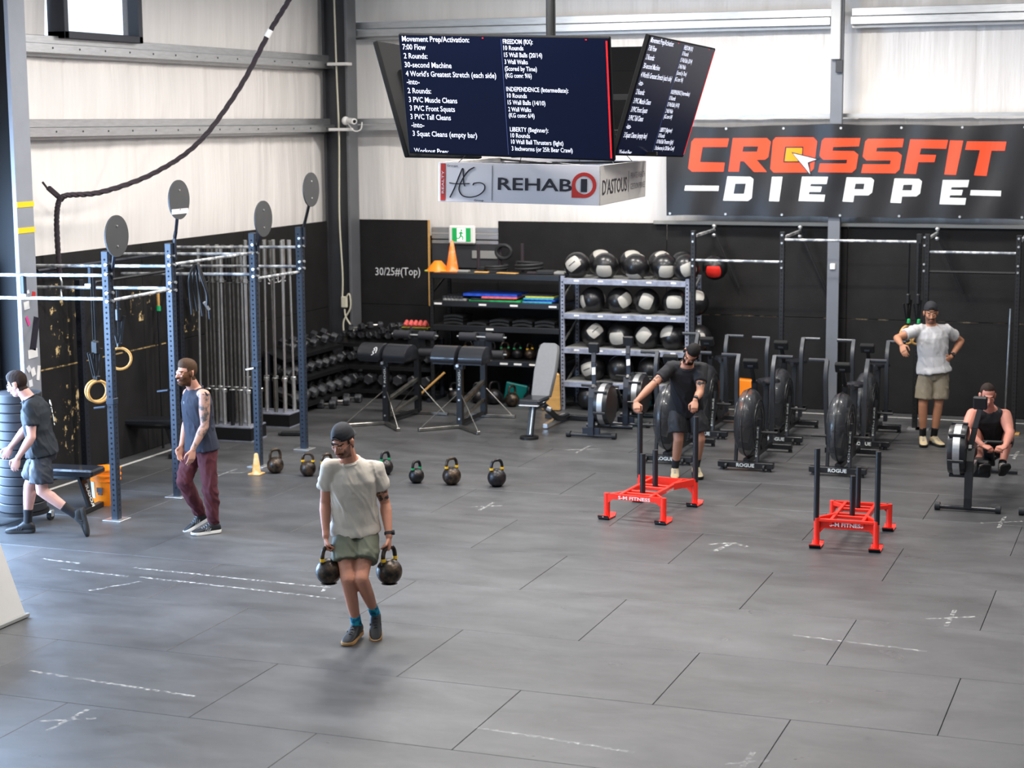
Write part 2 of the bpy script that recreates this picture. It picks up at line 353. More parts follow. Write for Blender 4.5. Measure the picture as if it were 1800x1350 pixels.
# chalk marks, painted lines
def strip(mb, p, q, w):
    p, q = V((*p, 0)), V((*q, 0)); d = (q-p).normalized(); n = V((-d.y, d.x, 0))*w/2
    mb.add([p-n, q-n, q+n, p+n], [(0,1,2,3)])
def xmark(c, s=.17, a=.4, w=.035):
    mb = MB()
    for da in (0, 1.15): strip(mb, (c[0]-s*math.cos(a+da), c[1]-s*1.3*math.sin(a+da)), (c[0]+s*math.cos(a+da), c[1]+s*1.3*math.sin(a+da)), w)
    o = mb.build('chalk_cross', M['chalk'], fl, smooth=0); o.location.z = .0012; return o
for c, s in (((-1.55,13.81),.19),((-6.42,16.47),.15),((-6.49,19.77),.2),((-1.5,17.36),.2),((-6.63,9.51),.17),((-9.78,17.16),.2),((-1.68,20.97),.2),((-2.32,10.19),.15)): xmark(c, s)
mb = MB(); strip(mb, (-3.80,15.35), (-3.72,15.72), .05); strip(mb, (-3.72,15.72), (-3.92,15.58), .045); strip(mb, (-3.72,15.72), (-3.56,15.60), .045); mb.build('chalk_arrow', M['chalk'], fl, smooth=0).location.z = .0012
for p, q in (((-9.38,13.16),(-8.95,13.12)),((-8.42,13.14),(-6.5,13.08)),((-8.2,12.88),(-6.3,12.78)),((-7.5,10.32),(-6.1,10.2)),((-4.1,10.25),(-3.0,10.13)),((-8.35,12.35),(-8.1,12.75)),((-9.0,12.9),(-8.3,12.86)),((-2.6,12.95),(-1.6,12.85)),((-6.58,13.25),(-6.5,12.95))):
    mb = MB(); strip(mb, p, q, .035); mb.build('chalk_line', M['chalk'], fl, smooth=0).location.z = .0012
for p, q, w_ in (((-11.1, 12.0), (-11.1, 22.9), .055), ((-11.1, 23.2), (-.2, 23.2), .05)):
    mb = MB(); strip(mb, p, q, w_); mb.build('painted_line', M['whitepaint'], fl, smooth=0).location.z = .0016

# ------------------------------------------------------------------ walls
def insulation(P0, U, length, z0, z1, n_in, seed, step=.045):
    """pillowing vinyl sheet between girts, with hanging folds"""
    P0, U, n_in = V(P0), V(U), V(n_in); nu = int(length/step); nv = max(8, int((z1-z0)/.09)); vs = []
    for j in range(nv+1):
        v = j/nv; z = z0+(z1-z0)*v
        for i in range(nu+1):
            u = length*i/nu
            belly = math.sin(PI*v)**.6*.05
            near = max(0, 1-min(v, 1-v)*3.0)
            f1 = noise.noise((u*3.1+seed, z*.35, seed))*.022
            f2 = noise.noise((u*9+seed, z*.8, 3+seed))*.012*(.35+near)
            f3 = noise.noise((u*1.1+seed, z*.9, 8+seed))*.02
            f4 = -abs(noise.noise((u*16+seed, z*1.6, 5)))*.010*near
            seam = -.02*math.exp(-((((u+seed*.37) % 1.52)-.76)/.02)**2)
            vs.append(P0+U*u+V((0,0,z))+n_in*(belly*(.6+.4*noise.noise((u*.9, seed, 0)))+f1+f2+f3+f4+seam))
    fs = [(j*(nu+1)+i, j*(nu+1)+i+1, (j+1)*(nu+1)+i+1, (j+1)*(nu+1)+i) for j in range(nv) for i in range(nu)]
    return vs, fs
def insul_obj(name, parent, *a, **k):
    vs, fs = insulation(*a, **k); return MB().add(vs, fs).build(name, M['insul'], parent, smooth=180)
XL, YB = -11.35, 23.55      # faces of the black plywood on the left and back walls
wl = MB().box((-11.72, 19.6, 1.1), (.06, 9.0, 2.2)).build('wall_left', M['ply'], smooth=0); tag(wl, 'left gym wall, black boards below white insulation', kind='structure')
insul_obj('insulation_sheet', wl, (-11.55, 15.1, 0), (0,1,0), 8.6, 2.2, 3.80, (1,0,0), 1.3)
insul_obj('insulation_sheet', wl, (-11.55, 11.7, 0), (0,1,0), 12.0, 3.80, 4.68, (1,0,0), 4.1)
insul_obj('insulation_sheet', wl, (-11.55, 11.7, 0), (0,1,0), 4.98, 4.68, 6.1, (1,0,0), 7.7)
insul_obj('insulation_sheet', wl, (-11.55, 18.30, 0), (0,1,0), 5.4, 4.68, 6.1, (1,0,0), 9.2)
def board(parent, c, d, name='plywood_sheet'): return MB().box(c, d, ch=.003).build(name, M['ply'], parent, smooth=0)
for k in range(0, 4):                   # sheets 8 ft long in two rows
    y0 = 15.9+2.44*k-.2; y1 = min(y0+2.432, YB); y0 = 15.1 if k == 0 else y0
    if y0 > 22.9: continue
    for z in (.612, 1.832): board(wl, (XL-.01+(0 if z > 1 else .002), (y0+y1)/2, z), (.02, y1-y0, 1.214))
for (y, z, a, b) in ((16.55,1.72,.55,.8),(16.55,.62,.7,.8),(18.1,1.72,.5,.35),(19.1,1.5,.5,.4)):
    MB().add([(XL+.003,y-a/2,z-b/2),(XL+.003,y+a/2,z-b/2),(XL+.003,y+a/2,z+b/2),(XL+.003,y-a/2,z+b/2)], [(0,1,2,3)]).build('scuff_patch', M['scuff'], wl, smooth=0)
MB().add([(XL+.003,15.7,1.213),(XL+.003,18.6,1.213),(XL+.003,18.6,1.229),(XL+.003,15.7,1.229)], [(0,1,2,3)]).build('worn_edge', M['scuffline'], wl, smooth=0)
for z in (3.79, 4.67):                  # Z-shaped girts
    mb = MB(); mb.box((-11.44, 17.7, z+.04), (.09, 11.9, .085), ch=.004); mb.box((-11.40, 17.7, z-.055), (.16, 11.9, .10), ch=.004); mb.box((-11.49, 17.7, z-.12), (.1, 11.9, .035), ch=.003); mb.build('wall_girt', M['steel'], wl, smooth=0)
    mb = MB()
    for k in range(22): mb.cyl((-11.322, 13+.5*k, z-.05), (-11.316, 13+.5*k, z-.05), .012, n=6)
    mb.build('girt_screws', M['coldark'], wl, smooth=0)
# high window on the left wall
wi = MB(); y0, y1, z0, z1 = 16.72, 18.28, 4.73, 6.0
for a in ((( -11.42,(y0+y1)/2,z0+.04),(.22,y1-y0,.08)),((-11.42,(y0+y1)/2,z1),(.22,y1-y0,.08)),((-11.42,y0+.04,(z0+z1)/2),(.22,.08,z1-z0)),((-11.42,y1-.04,(z0+z1)/2),(.22,.08,z1-z0))): wi.box(*a, ch=.006)
win = wi.build('window_1', M['navydark'], smooth=0); tag(win, 'high square window with dark frame on the left wall', kind='structure')
MB().box((-11.46, (y0+y1)/2, (z0+z1)/2), (.01, y1-y0-.15, z1-z0-.1)).build('pane', M['glass'], win, smooth=0)

wb = MB().box((-4.9, 24.0, 3.2), (13.6, .06, 6.4)).build('wall_back', M['coldark'], smooth=0); tag(wb, 'back gym wall, black boards below white insulation', kind='structure')
insul_obj('insulation_sheet', wb, (-11.6, 23.86, 0), (1,0,0), 13.0, 2.2, 5.14, (0,-1,0), 2.2)
insul_obj('insulation_sheet', wb, (-11.6, 23.86, 0), (1,0,0), 13.0, 5.14, 6.5, (0,-1,0), 5.4)
xs = [(-11.34,-10.03)]+[(-8.97+2.44*k, -8.97+2.44*k+2.434) for k in range(0, 5)]
for a, b in xs:
    for z in (.612, 1.832): board(wb, ((a+b)/2, YB+.01-(0 if z > 1 else .002), z), (b-a, .02, 1.214))
board(wb, ((-10.03-8.97)/2, YB+.03, .85), (1.06, .02, 1.7), 'dark_panel')
MB().box((-10.02, YB+.005, 1.83), (.02, .04, 1.22)).build('board_edge', M['wood'], wb, smooth=0)
MB().box((-9.5, YB+.10, 1.95), (1.02, .04, .36)).build('door_lintel', M['coldark'], wb, smooth=0)
for z_, hh in ((2.30,.075),(2.21,.075),(2.13,.05)): MB().box((-9.5, YB+.1, z_), (1.02, .06, hh), ch=.006).build('sheet_steel_rail', M['steel'], wb, smooth=0)
MB().box((-9.2, YB+.07, 1.96), (.38, .03, .11), ch=.004).build('pale_plate', M['greyf'], wb, smooth=0)
mb = MB()
for a, b in ((-6.4,-4.36),(-4.1,-.5)): mb.add([(a,YB-.004,1.214),(b,YB-.004,1.214),(b,YB-.004,1.228),(a,YB-.004,1.228)], [(0,1,2,3)])
mb.build('worn_edge', M['scuffback'], wb, smooth=0)
mb = MB()
for a, b in ((-11.2,-4.36),(-4.1,1.2)):
    mb.box(((a+b)/2, 23.62, 5.17), (b-a, .14, .10), ch=.005); mb.box(((a+b)/2, 23.58, 5.06), (b-a, .2, .10), ch=.005); mb.box(((a+b)/2, 23.66, 4.99), (b-a, .1, .03))
mb.build('wall_girt', M['steel'], wb, smooth=0)
mb = MB().box((-10.9, 23.62, 3.83), (1.6, .14, .08), ch=.004); mb.box((-10.9, 23.6, 3.74), (1.6, .18, .08), ch=.004); mb.box((-4.2, 23.66, 3.86), (9.5, .1, .05)); mb.build('wall_girt', M['steel'], wb, smooth=0)
mb = MB().box((-3.0, 23.50, 2.455), (7.4, .06, .05), ch=.006); mb.build('bottom_trim', M['greyf'], wb, smooth=0)

wr0 = MB().box((2.7, 10.2, 3.5), (.1, 28.0, 7.0)).build('unseen_wall_right', M['colgrey'], smooth=0); tag(wr0, 'grey unseen right wall of the gym, added to cut ambient light', kind='structure')  # out of view, put in to hold back ambient light; grey to bounce less
wf0 = MB().box((-4.5, -3.8, 3.5), (14.4, .1, 7.0)).build('unseen_wall_front', M['trimw'], smooth=0); tag(wf0, 'pale unseen wall behind the camera, added to cut ambient light', kind='structure')  # unseen, put in so less daylight enters from the front
ce = MB().box((-4.5, 10.2, 7.0), (14.6, 28.0, .1)).build('ceiling', M['trimw'], smooth=0); tag(ce, 'pale unseen ceiling above the gym, added to block sky light', kind='structure')  # unseen, put in to block the sky and dim the upper walls

# columns
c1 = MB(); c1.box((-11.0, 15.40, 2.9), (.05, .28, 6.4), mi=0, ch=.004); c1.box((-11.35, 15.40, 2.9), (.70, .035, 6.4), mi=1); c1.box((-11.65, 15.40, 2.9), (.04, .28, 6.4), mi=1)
c1 = c1.build('steel_column', [M['colface'], M['colshade']], smooth=0); tag(c1, 'grey steel column with stickers and yellow tape at the far left', 'column')
for z in (3.02, 2.76): MB().box((-10.972, 15.40, z), (.004, .283, .055)).build('yellow_tape', M['yellow'], c1, smooth=0)
st = ((15.36,2.13,.07,.035,'cordw'),(15.47,2.10,.05,.06,'signred'),(15.34,2.00,.09,.08,'white'),(15.35,1.84,.04,.10,'pink'),(15.46,1.70,.10,.34,'ink'),(15.41,1.50,.16,.09,'white'),(15.33,1.35,.06,.06,'cordw'),(15.40,1.31,.07,.08,'white'),(15.49,1.29,.05,.15,'white'),(15.35,1.20,.06,.07,'cordw'),(15.42,1.06,.11,.06,'ink'),(15.45,.96,.15,.06,'signred'),(15.50,.86,.06,.08,'white'))
for i, (y, z, a, b, m) in enumerate(st): MB().box((0,0,0), (.004, a, b)).build('sticker', M[m], c1, smooth=0, loc=(-10.971, y, z), rot=((.3, -.2, .1, .45, -.28, .05, .6)[i % 7], 0, 0))
c2 = MB(); c2.box((-11.25, 23.28, 3.3), (.36, .04, 6.6), mi=1); c2.box((-11.07, 23.30, 3.3), (.04, .30, 6.6), mi=0, ch=.004); c2.box((-11.44, 23.30, 3.3), (.04, .22, 6.6), mi=1)
for z in (3.72, 4.62): c2.box((-11.1, 23.0, z), (.30, .18, .04), mi=2, ch=.004)
c2 = c2.build('steel_column', [M['colgrey'], M['coldark'], M['trimw']], smooth=0); tag(c2, 'dark steel column standing in the room corner', 'column')
c3 = MB(); c3.box((-4.24, 23.36, 3.2), (.155, .03, 6.4), ch=.003); c3.box((-4.24, 23.46, 3.2), (.02, .18, 6.4)); c3.box((-4.20, 23.41, 4.2), (.06, .10, 5))
c3 = c3.build('steel_column', M['colsilver'], smooth=0); tag(c3, 'slim silver grey steel column behind the exercise bikes', 'column')
MB().box((-4.25, 23.30, 5.0), (.12, .08, .86), ch=.004).build('white_sleeve', M['trimw'], c3, smooth=0)
MB().box((-4.20, 23.31, 4.48), (.09, .05, .16), ch=.004).build('bracket', M['coldark'], c3, smooth=0)
MB().box((-4.245, 23.335, 1.92), (.07, .03, .08), ch=.008).build('junction_box', M['white'], c3, smooth=0)

# corner cable with a plug and a loop; camera on the column
cb = thing('hanging_cable', 'cream cable hanging down the corner column with a looped end', 'cable', (-11.15, 23.0, 0))
MB().tube(spline([(-.02,0,6.2),(0,0,4.6),(.02,0,3.6),(0,0,2.5),(.03,0,1.7),(.02,0,1.35),(.05,-.03,1.3),(.14,-.03,1.42),(.15,-.02,1.22),(.04,-.02,1.02),(.06,-.02,.80),(.16,-.02,.74),(.2,-.02,.88),(.08,-.02,1.08),(.06,-.02,1.2)], 6), .012, 6).build('cord', M['cable'], cb)
MB().box((.06, -.02, 1.30), (.09, .05, .16), ch=.01).build('outlet_box', M['cable'], cb)
sc = thing('security_camera', 'white security camera on the corner column beside the screens', 'camera', (-10.98, 22.95, 3.84))
MB().ell((-.02,0,0), (.055,.055,.06)).build('mount', M['white'], sc); MB().cyl((0,0,.01), (.17,-.12,-.01), .035, .042).build('camera_body', M['white'], sc); MB().cyl((.171,-.121,-.01), (.18,-.127,-.012), .025).build('lens', M['black'], sc)
mb = MB().tube(spline([(0,0,-.02),(.1,.02,-.14),(.2,.02,-.12),(.22,.02,-.02)], 6), .008, 6); mb.build('cord', M['white'], sc)
w1 = MB().cyl((-11.0, 14.9, 3.55), (-11.0, 14.7, .8), .004, n=5).build('hanging_wire', M['bolt']); tag(w1, 'thin steel wire hanging in front of the far left column', 'wire')

# white board at lower left edge
wbd = thing('angled_board', 'white box corner standing on the floor at the lower left edge', 'box', (-8.36, 11.5, 0))
mb = MB(); prof = [(0,0),(.9,0),(.9,.95),(-.55+.35,.95)]; 
mb.add([(0,0,0),(-.0,-.9,0),(-.9,-.9,0),(-.9,0,0),(-.35,0,.95),(-.35,-.9,.95),(-.9,-.9,.95),(-.9,0,.95)], [(0,4,5,1),(4,7,6,5),(0,3,7,4),(1,5,6,2),(3,2,6,7),(0,1,2,3)])
mb.build('panel', M['boxwhite'], wbd, smooth=0)
MB().beam((.012,.012,.02), (.012,-.9,.02), .03, .03).build('edge_strip', M['greyf'], wbd, smooth=0)

# ------------------------------------------------------------------ banner (outlines in metres: X along the wall, Z up)
RED_L={'C':[[(-6.098,3.575),(-5.626,3.574),(-5.65,3.463),(-5.982,3.463),(-6.014,3.265),(-5.681,3.258),(-5.698,3.141),(-6.121,3.14),(-6.173,3.182),(-6.137,3.531)]],'R':[[(-5.575,3.578),(-5.122,3.577),(-5.072,3.528),(-5.101,3.332),(-5.143,3.298),(-5.251,3.295),(-5.116,3.138),(-5.285,3.138),(-5.42,3.278),(-5.47,3.278),(-5.487,3.142),(-5.634,3.142)],[(-5.43,3.47),(-5.233,3.469),(-5.248,3.401),(-5.442,3.401)]],'O':[[(-5.01,3.586),(-4.515,3.584),(-4.465,3.533),(-4.508,3.181),(-4.562,3.133),(-5.029,3.131),(-5.074,3.18),(-5.047,3.542)],[(-4.884,3.461),(-4.649,3.461),(-4.663,3.266),(-4.906,3.266)]],'S1':[[(-4.368,3.574),(-3.912,3.572),(-3.929,3.467),(-4.251,3.46),(-4.26,3.412),(-3.988,3.407),(-3.934,3.363),(-3.959,3.183),(-4.012,3.134),(-4.449,3.138),(-4.426,3.25),(-4.079,3.25),(-4.073,3.298),(-4.383,3.298),(-4.433,3.347),(-4.404,3.54)]],'S2':[[(-3.815,3.563),(-3.366,3.561),(-3.383,3.456),(-3.7,3.45),(-3.709,3.402),(-3.441,3.397),(-3.387,3.354),(-3.412,3.174),(-3.463,3.126),(-3.893,3.13),(-3.871,3.241),(-3.53,3.241),(-3.524,3.289),(-3.829,3.289),(-3.878,3.337),(-3.851,3.529)]],'F':[[(-3.286,3.554),(-2.815,3.545),(-2.836,3.434),(-3.146,3.442),(-3.163,3.363),(-2.958,3.358),(-2.977,3.268),(-3.177,3.268),(-3.204,3.118),(-3.358,3.124)]],'I':[[(-2.792,3.54),(-2.629,3.535),(-2.705,3.11),(-2.85,3.114)]],'T':[[(-2.583,3.528),(-2.104,3.522),(-2.123,3.41),(-2.284,3.41),(-2.334,3.097),(-2.485,3.104),(-2.424,3.417),(-2.603,3.422)]]}
WHT_L={'d1':[[(-6.21,2.958),(-5.76,2.955),(-5.767,2.888),(-6.222,2.89)]],'d2':[[(-2.519,2.921),(-2.149,2.914),(-2.152,2.846),(-2.526,2.855)]],'D':[[(-5.646,3.08),(-5.329,3.076),(-5.291,3.044),(-5.313,2.797),(-5.363,2.76),(-5.701,2.762)],[(-5.536,2.986),(-5.391,2.987),(-5.415,2.853),(-5.56,2.852)]],'i':[[(-5.048,3.077),(-4.91,3.078),(-4.948,2.758),(-5.081,2.762)]],'E':[[(-4.66,3.079),(-4.315,3.08),(-4.333,2.987),(-4.542,2.986),(-4.551,2.955),(-4.394,2.953),(-4.41,2.885),(-4.56,2.884),(-4.569,2.852),(-4.35,2.849),(-4.363,2.761),(-4.699,2.765)]],'P1':[[(-4.078,3.074),(-3.764,3.07),(-3.727,3.039),(-3.748,2.882),(-3.795,2.845),(-3.977,2.844),(-3.987,2.759),(-4.126,2.763)],[(-3.963,2.994),(-3.847,2.995),(-3.857,2.922),(-3.976,2.922)]],'P2':[[(-3.471,3.062),(-3.162,3.058),(-3.126,3.027),(-3.146,2.872),(-3.192,2.836),(-3.37,2.834),(-3.38,2.75),(-3.517,2.754)],[(-3.357,2.983),(-3.243,2.984),(-3.253,2.912),(-3.37,2.911)]],'E2':[[(-2.867,3.045),(-2.541,3.047),(-2.557,2.957),(-2.755,2.955),(-2.763,2.924),(-2.614,2.923),(-2.628,2.856),(-2.771,2.855),(-2.779,2.824),(-2.572,2.821),(-2.583,2.736),(-2.901,2.74)]]}
LOGO={'sq_black':[[(-4.884,3.466),(-4.644,3.466),(-4.655,3.261),(-4.903,3.261)]],'sq':[[(-4.866,3.449),(-4.658,3.449),(-4.67,3.279),(-4.886,3.278)]],'arrow_black':[[(-4.803,3.398),(-4.432,3.308),(-4.564,3.254),(-4.544,3.079)]],'arrow':[[(-4.778,3.378),(-4.471,3.303),(-4.591,3.262),(-4.554,3.113)]]}
bn = thing('wall_banner', 'wide black vinyl banner reading CROSSFIT DIEPPE high on the back wall', 'banner', (0, 23.3, 0))
def bwave(x, z):
    return .010*math.sin(x*5.1+z*2)+.008*math.sin(x*11.3-z*3)+.012*noise.noise((x*2.2, z*1.4, 3))-.05*math.exp(-((x+4.24)/.22)**2)*max(0,(z-2.9))
mb = MB(); nu, nv = 120, 20; vs = []
for side in (0, 1):
    for j in range(nv+1):
        for i in range(nu+1):
            u, v = i/nu, j/nv; x = -6.47+4.62*u; zt = 3.74+.035*math.exp(-((x+4.25)/.35)**2)-.02*math.sin(u*PI*3)**2; zb = 2.555+.012*abs(math.sin(u*PI*6))
            vs.append((x, bwave(x, zb+(zt-zb)*v)+side*.006, zb+(zt-zb)*v))
n1 = nu+1; fs = [(j*n1+i, j*n1+i+1, (j+1)*n1+i+1, (j+1)*n1+i) for j in range(nv) for i in range(nu)]
o2 = (nv+1)*n1; mb.add(vs, fs+[tuple(reversed([q+o2 for q in f])) for f in fs]).build('banner_cloth', M['banner'], bn, smooth=180)
def bn_poly(name, loops, m, lift):
    me = MB().poly([[(a, b) for a, b in l] for l in loops], (0,0,0), (1,0,0), (0,0,1), 0)
    t = me.build(name, m, bn, smooth=0)
    import bmesh
    bm = bmesh.new(); bm.from_mesh(t.data)
    for _ in range(4):
        es = [e for e in bm.edges if e.calc_length() > .07]
        if not es: break
        bmesh.ops.subdivide_edges(bm, edges=es, cuts=1, use_grid_fill=False)
        bmesh.ops.triangulate(bm, faces=bm.faces[:])
    for v in bm.verts: v.co.y = bwave(v.co.x, v.co.z)-lift
    bm.to_mesh(t.data); bm.free(); return t
for k, l in RED_L.items(): bn_poly('red_letter', l, M['bred'], .005)
for k, l in WHT_L.items(): bn_poly('white_dash' if k[0] == 'd' else 'white_letter', l, M['bwht'], .005)
bn_poly('logo_outline', LOGO['sq_black'], M['ink'], .007); bn_poly('logo_square', LOGO['sq'], M['borg'], .010)
bn_poly('logo_outline', LOGO['arrow_black'], M['ink'], .012); bn_poly('logo_arrow', LOGO['arrow'], M['bwht'], .015)
for k in range(7):
    for z in (2.585, 3.70): MB().cyl((-6.42+.755*k, bwave(-6.42+.755*k, z)-.012, z), (-6.42+.755*k, bwave(-6.42+.755*k, z)-.002, z), .016, n=8).build('grommet', M['bolt'], bn)

# ------------------------------------------------------------------ ceiling screens
TVT=[('Movement Prep/Activation:', 0.031, 0.896, 0.544), ('7:00 Flow', 0.03, 0.833, 0.188), ('2 Rounds:', 0.034, 0.764, 0.193), ('30-second Machine', 0.034, 0.695, 0.382), ("4 World's Greatest Stretch (each side)", 0.037, 0.625, 0.733), ('-into-', 0.039, 0.561, 0.105), ('2 Rounds:', 0.04, 0.491, 0.193), ('3 PVC Muscle Cleans', 0.043, 0.42, 0.397), ('3 PVC Front Squats', 0.045, 0.352, 0.371), ('3 PVC Tall Cleans', 0.044, 0.284, 0.333), ('-into-', 0.046, 0.218, 0.106), ('3 Squat Cleans (empty bar)', 0.05, 0.149, 0.531), ('Workout Prep:', 0.049, 0.009, 0.286), ('FREEDOM (RX):', 0.842, 0.891, 0.234), ('10 Rounds', 0.843, 0.843, 0.157), ('15 Wall Balls (20/14)', 0.845, 0.79, 0.299), ('3 Wall Walks', 0.845, 0.737, 0.183), ('(Scored by Time)', 0.844, 0.685, 0.253), ('(KG conv: 9/6)', 0.845, 0.632, 0.207), ('INDEPENDENCE (Intermediate):', 0.845, 0.526, 0.49), ('10 Rounds', 0.848, 0.476, 0.156), ('15 Wall Balls (14/10)', 0.849, 0.423, 0.299), ('2 Wall Walks', 0.85, 0.369, 0.182), ('(KG conv: 6/4)', 0.851, 0.322, 0.205), ('LIBERTY (Beginner):', 0.853, 0.211, 0.307), ('10 Rounds', 0.855, 0.163, 0.155), ('10 Wall Ball Thrusters (light)', 0.856, 0.113, 0.417), ('3 Inchworms (or 25ft Bear Crawl)', 0.857, 0.059, 0.487)]
def screen(loc, yaw, tilt, roll, label, lit=True):
    t = thing('ceiling_screen', label, 'screen', loc, 0, 'screens of the hanging display')
    ex = V((math.cos(yaw), math.sin(yaw), 0)); n = V((math.sin(yaw), -math.cos(yaw), 0))*math.cos(tilt)-V((0,0,1))*math.sin(tilt); up = n.cross(ex)
    if up.z < 0: up = -up
    e2 = ex*math.cos(roll)+up*math.sin(roll); u2 = up*math.cos(roll)-ex*math.sin(roll); nn = e2.cross(u2)
    R = Matrix((e2, u2, nn)).transposed(); t.rotation_euler = R.to_euler()
    MB().box((0,0,-.022), (1.67,.95,.04), ch=.006).box((0,-.05,-.055), (1.1,.6,.045), ch=.01).build('screen_casing', M['tvback'], t, smooth=0)
    MB().box((0,.002,.0005), (1.645,.925,.003)).build('display_panel', M['screen'], t, smooth=0)
    for s, a, b, wd in (TVT if lit else ()):
        left = a < .6; mb = MB(); mb.text(s, (a-.835, b-.475, .003), (1,0,0), (0,1,0), .060 if left else .050, wd, 0, .001, .006, clipy=(.012 if s.startswith('Workout') else None)); mb.build('text_line', M['stext'], t, smooth=0)
    mb = MB().box((-.008, 0, .003), (.003, .90, .001)); mb.build('divider_line', M['sline'], t, smooth=0)
    mb = MB().box((.811, 0, .003), (.012, .90, .001)); mb.box((-.152,.456,.003),(.012,.008,.001)); mb.box((.655,.456,.003),(.012,.008,.001)); mb.build('red_bar', M['sred'], t, smooth=0)
    return t
screen((-4.864, 12.959, 3.994), .027, .289, -.038, 'front ceiling screen facing us with white workout text in two columns')
screen((-3.94, 14.216, 3.978), 1.506, .292, -.03, 'right hand ceiling screen seen at a slant showing blue white text')
screen((-5.97, 14.05, 3.965), -1.545, .289, .03, 'left hand ceiling screen seen from behind as a dark tilted slab', False)
screen((-4.93, 15.15, 3.985), PI+.03, .289, 0, 'rear ceiling screen with its dark back between the two lit screens', False)
pl = thing('screen_mount', 'black ceiling pole with the bracket that carries the screens', 'mount', (-4.89, 14.08, 0))
MB().cyl((0,0,3.6), (0,0,6.95), .04, n=14).build('pole', M['black'], pl)
mb = MB()
for a in range(4):
    c_, s_ = math.cos(a*PI/2+.03), math.sin(a*PI/2+.03); mb.beam((0,0,4.0), (c_*.93,s_*.93,4.0), .05, .05); mb.beam((c_*.5-s_*.3,s_*.5+c_*.3,3.72),(c_*.5+s_*.3,s_*.5-c_*.3,3.72), .04, .04); mb.beam((c_*.78,s_*.78,3.62),(c_*.78,s_*.78,4.0), .03, .03)
mb.beam((-.9,.0,3.55), (.9,0,3.55), .04, .03); mb.beam((0,-.9,3.55), (0,.9,3.55), .04, .03)
mb.box((0,0,4.05), (.5,.5,.12), ch=.01).build('bracket', M['black'], pl, smooth=0)
# advertising box under the screens
bx = thing('sign_box', 'white hanging advertising box below the screens reading REHAB 1', 'sign', (-4.952, 14.135, 3.333), .077)
bx.rotation_euler = (0, .02, .077)
W2, H2 = .65, .155
MB().box((0,-.85,0), (1.3,.02,2*H2), ch=.003).build('front_panel', M['signw'], bx, smooth=0)
MB().box((0,.85,0), (1.3,.02,2*H2), ch=.003).build('back_panel', M['signw'], bx, smooth=0)
MB().box((.65,0,0), (.02,1.70,2*H2), ch=.003).build('side_panel', M['signw2'], bx, smooth=0)
MB().box((-.65,0,0), (.02,1.70,2*H2), ch=.003).build('side_panel', M['signw2'], bx, smooth=0)
mb = MB(); mb.beam((-.64,-.84,.14),(.64,.84,.14),.02,.02); mb.beam((.64,-.84,.14),(-.64,.84,.14),.02,.02)
for a, b in ((-.5,-.84),(0,-.84),(.5,-.84),(.64,-.3),(.64,.4)): mb.cyl((a,b,.15),(a*.8,b*.8,.30),.003,n=5)
mb.build('hanger_wires', M['black'], bx, smooth=0)
F0 = -.862
mb = MB().box((-.617, F0, 0), (.038, .002, .29)); mb.build('red_stripe', M['signred'], bx, smooth=0)
mb = MB().text('REALTY', (-.609, F0-.003, -.09), (0,0,1), (-1,0,0), .026, .18, 0, .0, .01); mb.build('lettering', M['signw'], bx, smooth=0)
mb = MB(); ln = lambda pts, r: mb.tube(spline([(a, F0-.001, b) for a, b in pts], 6), r, 5)
ln([(-.56,-.12),(-.52,-.04),(-.48,.06),(-.455,.11),(-.45,.05),(-.445,-.01),(-.435,-.03)], .004); ln([(-.565,-.005),(-.5,-.012),(-.40,-.008)], .004)
ln([(-.36,.12),(-.41,.09),(-.46,.02),(-.485,-.05),(-.46,-.10),(-.40,-.115),(-.33,-.10),(-.28,-.06),(-.275,-.02),(-.31,0),(-.36,-.005),(-.37,-.02)], .0045)
mb.build('script_monogram', M['ink'], bx, smooth=0); mb = MB()
mb.text('Groupe', (-.585, F0-.002, .122), (1,0,0), (0,0,1), .022, .09, 0, 0, .01); mb.text('Group', (-.36, F0-.002, -.145), (1,0,0), (0,0,1), .022, .08, 0, 0, .01)
mb.build('small_lettering', M['ink'], bx, smooth=0); MB().box((-.213, F0, 0), (.003, .002, .27)).build('divider_line', M['ink'], bx, smooth=0); mb = MB(); mb.text("REHAB", (-.165, F0-.002, -.05), (1,0,0), (0,0,1), .135, .60, 0, 0, .015)
mb.build('lettering', M['ink'], bx, smooth=0); mb = MB(); mb.text('1', (.505, F0-.004, -.050), (1,0,0), (0,0,1), .14, .05, 0, 0, .02); mb.build('lettering', M['ink'], bx, smooth=0)
cir = lambda cx, cz, r, n=28: [(cx+r*math.cos(2*PI*i/n), cz+r*math.sin(2*PI*i/n)) for i in range(n)]
drop = [(p if not (p[0] < .53 and p[1] < 0) else None) for p in cir(.53, 0, .098)]; drop = [p for p in drop if p]; 
outer = []; put = False
for p in cir(.53, 0, .098):
    if p[0] < .53 and p[1] < -.001:
        if not put: outer.append((.432, -.098)); put = True
        continue
    outer.append(p)
MB().poly([outer, cir(.53, 0, .07)], (0, F0, 0), (1,0,0), (0,0,1), .002).build('ring_emblem', M['signred'], bx, smooth=0)
mb = MB().text("D'ASTOUS", (.663, -.80, -.075), (0,1,0), (0,0,1), .165, .88, 0, 0, .005); mb.build('lettering', M['ink'], bx, smooth=0)
mb = MB().text("PRIVATE WEALTH", (.663, .22, .02), (0,1,0), (0,0,1), .07, .58, 0, 0, .0); mb.build('lettering', M['inkgrey'], bx, smooth=0); mb = MB(); mb.text("GESTION PRIVÉE", (.663, .22, -.07), (0,1,0), (0,0,1), .07, .58, 0, 0, .0); mb.box((.662, .15, 0), (.002, .006, .17)); mb.build('lettering', M['inkgrey'], bx, smooth=0)
